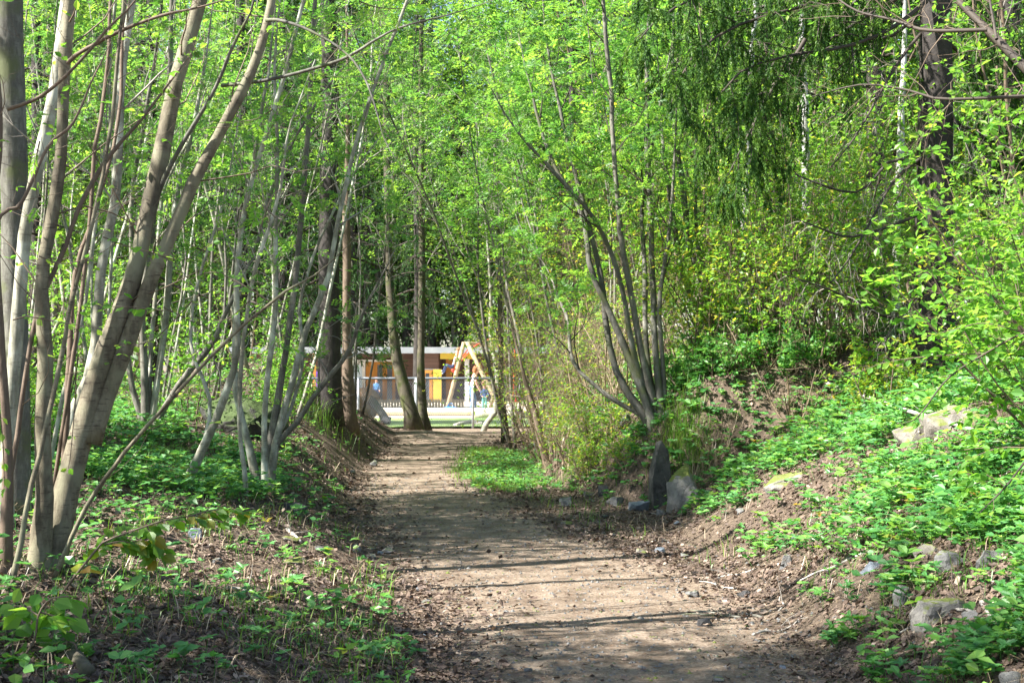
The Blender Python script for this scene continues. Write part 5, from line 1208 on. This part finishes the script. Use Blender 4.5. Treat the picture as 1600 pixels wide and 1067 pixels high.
# uprooted stump behind the fence
d = 43.0; c = W(567, 632, d); us = empty('uprooted_stump', (c[0], c[1], H(c[0], c[1])), 'tan uprooted stump with a round root plate behind the fence', 'stump'); uo = tuple(us.location)
th = np.linspace(0, np.pi, 18)[:, None]; ph = np.linspace(0, 2 * np.pi, 24, endpoint=False)[None]
S = np.stack([np.sin(th) * np.cos(ph), np.sin(th) * np.sin(ph), np.cos(th) * np.ones_like(ph)], -1); nz = fbm(S[..., 0] * 3 + S[..., 2] * 2 + 9, S[..., 1] * 3 + 5, 1.2, 4, 3)[..., None]
V = c + S * (.65 + .7 * nz) * np.array([.46, .3, .5]); i = np.arange(17)[:, None]; j = np.arange(24)[None]
b = Buf(); b.add(V, np.stack([i * 24 + j, i * 24 + (j + 1) % 24, (i + 1) * 24 + (j + 1) % 24, (i + 1) * 24 + j], -1).reshape(-1, 4)); M['root'] = simple('root_plate', (.2, .11, .055), c2=(.36, .22, .12), scale=9, bump=.8)
k = nrm(rng.normal(size=(60, 3))); tubes(b, np.stack([c + k * .3, c + k * .48 + rng.normal(size=(60, 3)) * .04, c + k * .62 + rng.normal(size=(60, 3)) * .1], 1), np.tile([.03, .02, .006], (60, 1)), 4)
b.build('root_plate', 'root', us, uo)
cyl('trunk', [W(575, 618, 43), W(590, 636, 42.6), W(600, 652, 42.3), W(603, 664, 42.1)], [.12, .12, .13, .15], 'bark_mossy', us, 10, uo)
rock(603, 668, 20, 17, 'dark square block at the low end of the uprooted stump', 'rock_dark', .9, 61, 'boulder', d=41, sharp=.6)
log('root_log', 'grey root log lying on the path end below the fence', [(712, 668, 9), (735, 664, 11), (752, 666, 9)], .6)
# swing frame
d = 52.0; SW = empty('swing_frame', (pxx(727, d), d, H(pxx(727, d), d)), 'wooden A-frame swing with red ropes in the playground', 'swing'); o_ = tuple(SW.location)
def G(px, d): x = pxx(px, d); return np.array([x, d, H(x, d) + .02])
T1 = W(727, 537, d); T2 = W(792, 541, 56.5)
for a, b_, r in ((T1 + [-.05, 0, .05], G(697, 51.6), .085), (T1 + [.05, 0, .05], G(786, 51.2), .085), (T2, G(765, 56.4), .08), (T2, G(838, 56), .08)):
    cyl('leg', [a, (a + b_) / 2, b_], [r * .9, r, r], 'wood', SW, 10, o_, 4)
cyl('crossbeam', [T1, T2], [.08, .08], 'wood', SW, 10, o_, 3)
cyl('brace', [W(742, 541, 52.3), W(766, 530, 53.6), W(771, 543, 54)], [.03, .03, .03], 'red', SW, 6, o_, 8)
seat = W(709, 577, 52.6); beamp = T1 * .85 + T2 * .15; beamq = T1 * .75 + T2 * .25
cyl('rope', [beamp, W(722, 558, 52.4), seat + [.0, -.18, 0]], [.02, .02, .02], 'red', SW, 6, o_); cyl('rope', [beamq, W(724, 560, 52.8), seat + [.0, .18, 0]], [.02, .02, .02], 'red', SW, 6, o_)
cyl('swing_seat', [seat + [-.04, -.2, -.02], seat + [0, 0, -.07], seat + [-.04, .2, -.02]], [.05, .06, .05], 'red', SW, 8, o_)
for k in range(2):
    cyl('rope', [W(800 + 4 * k, 545, 56 + .3 * k), W(803 + 3 * k, 590, 56 + .3 * k), W(801 + 5 * k, 626, 56 + .3 * k)], [.025, .025, .025], 'red', SW, 6, o_)
cyl('swing_seat', [W(799, 627, 56), W(808, 627, 56.3)], [.05, .05], 'red', SW, 8, o_, 3)

def person(label, J, colors, s=1.0, hair=(.2, .1, .05), longhair=0.0, origin=None, cat='person'):
    """J: joints in world coordinates; one skinned body surface with clothing by region, hair a child"""
    order = ['pelvis', 'waist', 'chest', 'neck', 'head', 'crown', 'shL', 'elL', 'haL', 'fiL', 'shR', 'elR', 'haR', 'fiR', 'hiL', 'knL', 'anL', 'toL', 'hiR', 'knR', 'anR', 'toR']
    R = dict(pelvis=.13, waist=.12, chest=.14, neck=.055, head=.1, crown=.085, shL=.06, elL=.042, haL=.03, fiL=.022, shR=.06, elR=.042, haR=.03, fiR=.022, hiL=.085, knL=.06, anL=.042, toL=.035, hiR=.085, knR=.06, anR=.042, toR=.035)
    E = [('pelvis', 'waist'), ('waist', 'chest'), ('chest', 'neck'), ('neck', 'head'), ('head', 'crown'), ('chest', 'shL'), ('shL', 'elL'), ('elL', 'haL'), ('haL', 'fiL'), ('chest', 'shR'), ('shR', 'elR'), ('elR', 'haR'), ('haR', 'fiR'),
         ('pelvis', 'hiL'), ('hiL', 'knL'), ('knL', 'anL'), ('anL', 'toL'), ('pelvis', 'hiR'), ('hiR', 'knR'), ('knR', 'anR'), ('anR', 'toR')]
    o = np.array(origin if origin is not None else J['anL'])
    me = bpy.data.meshes.new('body'); me.from_pydata([tuple(np.array(J[k]) - o) for k in order], [(order.index(a), order.index(b)) for a, b in E], [])
    ob = bpy.data.objects.new('body', me); COL.objects.link(ob)
    sk = ob.modifiers.new('skin', 'SKIN'); sk.use_smooth_shade = True
    for v, k in zip(me.skin_vertices[0].data, order):
        v.radius = (R[k] * s, R[k] * s * (.8 if k in ('pelvis', 'waist', 'chest') else 1)); v.use_root = k == 'pelvis'
    su = ob.modifiers.new('sub', 'SUBSURF'); su.levels = 2; su.render_levels = 2
    dg = bpy.context.evaluated_depsgraph_get(); m2 = bpy.data.meshes.new_from_object(ob.evaluated_get(dg)); bpy.data.objects.remove(ob)
    m2.name = 'person_body'
    mats = []
    for i, c in enumerate(colors): mats.append(simple('cloth_%s_%d' % (label[:6].replace(' ', ''), i), c, rough=.8, scale=12))
    m2.materials.clear()
    for m in mats: m2.materials.append(m)
    reg = {'head': 0, 'crown': 0, 'neck': 0, 'haL': 0, 'haR': 0, 'fiL': 0, 'fiR': 0, 'chest': 1, 'waist': 1, 'shL': 1, 'shR': 1, 'elL': 1, 'elR': 1, 'pelvis': 2, 'hiL': 2, 'hiR': 2, 'knL': 2, 'knR': 2, 'anL': 2, 'anR': 2, 'toL': 3, 'toR': 3}
    JP = np.array([np.array(J[k]) - o for k in order]); JR = np.array([R[k] * s for k in order])
    for p in m2.polygons:
        dd = np.linalg.norm(JP - np.array(p.center), axis=1) - JR; p.material_index = reg[order[int(np.argmin(dd))]]; p.use_smooth = True
    body = bpy.data.objects.new('person', m2); COL.objects.link(body); body.location = tuple(o); tag(body, label, cat)
    hc = (np.array(J['head']) + np.array(J['crown'])) / 2; ax = nrm(np.array(J['crown']) - np.array(J['neck'])); bk = np.array(J.get('back', [0, .1, 0]))
    th = np.linspace(0, np.pi * .62, 10)[:, None]; ph = np.linspace(0, 2 * np.pi, 16, endpoint=False)[None]
    S = np.stack([np.sin(th) * np.cos(ph), np.sin(th) * np.sin(ph), np.cos(th) * np.ones_like(ph)], -1); b = Buf(); i = np.arange(9)[:, None]; j = np.arange(16)[None]
    F = np.stack([i * 16 + j, i * 16 + (j + 1) % 16, (i + 1) * 16 + (j + 1) % 16, (i + 1) * 16 + j], -1).reshape(-1, 4)
    b.add(hc + ax * .035 * s + bk * .35 * s + S * .128 * s, F)
    if longhair:
        q, r = smooth_poly([hc + bk * s, hc + bk * 1.6 * s + [0, 0, -.15 * s], hc + bk * 1.4 * s + [0, 0, -longhair]], [.1 * s, .1 * s, .04 * s], 8); tubes(b, q, r, 8, cap=True)
    h = b.build('hair', simple('hair_' + label[:5], hair, scale=30), None, tuple(o)); h.location = (0, 0, 0); h.parent = body
    # face: nose and two eyes, modelled small
    fc = nrm(-bk); sdv = nrm(np.cross(fc, ax)); f = Buf()
    hd = np.array(J['head']) + ax * .03 * s
    tubes(f, np.array([[hd + fc * .085 * s + ax * .02 * s, hd + fc * .122 * s - ax * .02 * s]]), np.array([[.008, .016]]) * s, 5, cap=True)
    nose = f.build('nose', mats[0], None, tuple(o)); nose.location = (0, 0, 0); nose.parent = body
    for sg in (-1, 1):
        e = Buf(); q = hd + fc * .095 * s + sdv * sg * .035 * s + ax * .03 * s; tubes(e, np.array([[q - sdv * .012 * s, q + sdv * .012 * s]]), np.array([[.01, .01]]) * s, 6, cap=True)
        e_ = e.build('eye', 'darkrail', None, tuple(o)); e_.location = (0, 0, 0); e_.parent = body
    return body
skin = (.62, .36, .26)
def Q(px, py, dd, d=52.6): return W(px, py, d + dd)
# child sitting back on the swing, legs forward to the left
person('child in jeans leaning back on the red-roped swing', dict(pelvis=Q(709, 573, 0), waist=Q(710, 567, 0), chest=Q(712, 560, 0), neck=Q(714, 553, 0), head=Q(715, 549, 0), crown=Q(716, 545, 0),
       shL=Q(712, 558, -.14), elL=Q(718, 564, -.2), haL=Q(722, 559, -.18), fiL=Q(723, 557, -.17), shR=Q(712, 558, .14), elR=Q(718, 564, .2), haR=Q(723, 560, .2), fiR=Q(724, 558, .2),
       hiL=Q(706, 574, -.08), knL=Q(697, 569, -.1), anL=Q(693, 579, -.1), toL=Q(689, 580, -.12), hiR=Q(706, 574, .08), knR=Q(698, 571, .1), anR=Q(694, 582, .1), toR=Q(690, 584, .1), back=[.09, 0, 0]),
       [skin, (.5, .38, .36), (.04, .06, .14), (.4, .42, .45)], .72, (.22, .12, .06))
person('adult with long reddish hair in a pink top bending towards a child', dict(pelvis=Q(737, 607, -.6), waist=Q(738, 599, -.6), chest=Q(741, 588, -.6), neck=Q(745, 581, -.6), head=Q(748, 577, -.6), crown=Q(750, 572, -.6),
       shL=Q(742, 587, -.8), elL=Q(744, 599, -.86), haL=Q(749, 609, -.84), fiL=Q(751, 612, -.84), shR=Q(742, 587, -.4), elR=Q(745, 599, -.36), haR=Q(750, 608, -.36), fiR=Q(752, 611, -.36),
       hiL=Q(736, 609, -.7), knL=Q(738, 626, -.74), anL=Q(735, 642, -.74), toL=Q(740, 645, -.76), hiR=Q(738, 609, -.5), knR=Q(743, 625, -.46), anR=Q(743, 641, -.44), toR=Q(748, 644, -.46), back=[-.1, 0, .03]),
       [skin, (.75, .42, .36), (.14, .24, .42), (.08, .06, .05)], 1.0, (.35, .14, .06), .35)
person('small child in a dark blue top and teal trousers standing under the swing frame', dict(pelvis=Q(757, 622, -.9), waist=Q(757, 618, -.9), chest=Q(757, 612, -.9), neck=Q(756.5, 606, -.9), head=Q(756, 602, -.9), crown=Q(756, 598, -.9),
       shL=Q(752.5, 611, -.9), elL=Q(751, 617, -.95), haL=Q(754, 620, -1.08), fiL=Q(756, 620, -1.12), shR=Q(761.5, 611, -.9), elR=Q(763, 617, -.95), haR=Q(760, 620, -1.08), fiR=Q(758, 620, -1.12),
       hiL=Q(755, 624, -.9), knL=Q(755, 633, -.92), anL=Q(754.5, 642, -.9), toL=Q(754, 644, -1.0), hiR=Q(759, 624, -.9), knR=Q(759.5, 633, -.92), anR=Q(760, 642, -.9), toR=Q(760.5, 644, -1.0), back=[0, .1, 0]),
       [skin, (.05, .1, .25), (.12, .45, .4), (.1, .1, .1)], .7, (.42, .2, .12))
person('child in blue standing in front of the orange doors', dict(pelvis=Q(588, 610, 0, 66), waist=Q(588, 607, 0, 66), chest=Q(588, 602, 0, 66), neck=Q(588, 597, 0, 66), head=Q(588, 594, 0, 66), crown=Q(588, 591, 0, 66),
       shL=Q(584.5, 601, 0, 66), elL=Q(583, 607, 0, 66), haL=Q(583, 611, -.05, 66), fiL=Q(583, 613, -.07, 66), shR=Q(591.5, 601, 0, 66), elR=Q(593, 607, 0, 66), haR=Q(593, 611, -.05, 66), fiR=Q(593, 613, -.07, 66),
       hiL=Q(586, 611, 0, 66), knL=Q(586, 619, 0, 66), anL=Q(586, 626, 0, 66), toL=Q(585.5, 628, -.1, 66), hiR=Q(590, 611, 0, 66), knR=Q(590, 619, 0, 66), anR=Q(590, 626, 0, 66), toR=Q(590.5, 628, -.1, 66), back=[0, .1, 0]),
       [skin, (.12, .3, .6), (.06, .08, .2), (.1, .1, .1)], .75, (.3, .12, .3))
# blue bag on the ground
b = Buf(); c = W(704, 634, 51.5)
th = np.linspace(0, np.pi, 12)[:, None]; ph = np.linspace(0, 2 * np.pi, 18, endpoint=False)[None]
S = np.stack([np.sin(th) * np.cos(ph), np.sin(th) * np.sin(ph), np.cos(th) * np.ones_like(ph)], -1); nz = fbm(S[..., 0] * 2 + 3, S[..., 1] * 2 + S[..., 2], 1.5, 3, 8)[..., None]
i = np.arange(11)[:, None]; j = np.arange(18)[None]; c = np.array([c[0], c[1], H(c[0], c[1]) + .16])
b.add(c + np.sign(S) * np.abs(S) ** .75 * (.85 + .3 * nz) * np.array([.3, .17, .15]), np.stack([i * 18 + j, i * 18 + (j + 1) % 18, (i + 1) * 18 + (j + 1) % 18, (i + 1) * 18 + j], -1).reshape(-1, 4))
tubes(b, smooth_poly([c + [-.12, 0, .12], c + [-.05, 0, .25], c + [.06, 0, .25], c + [.12, 0, .12]], [.014] * 4, 10)[0], np.full(10, .014), 6)
tag(b.build('bag', simple('blue_bag', (.03, .2, .5), scale=6), None, tuple(c)), 'blue bag lying on the sand beside the left swing leg', 'bag')
print('playground done')
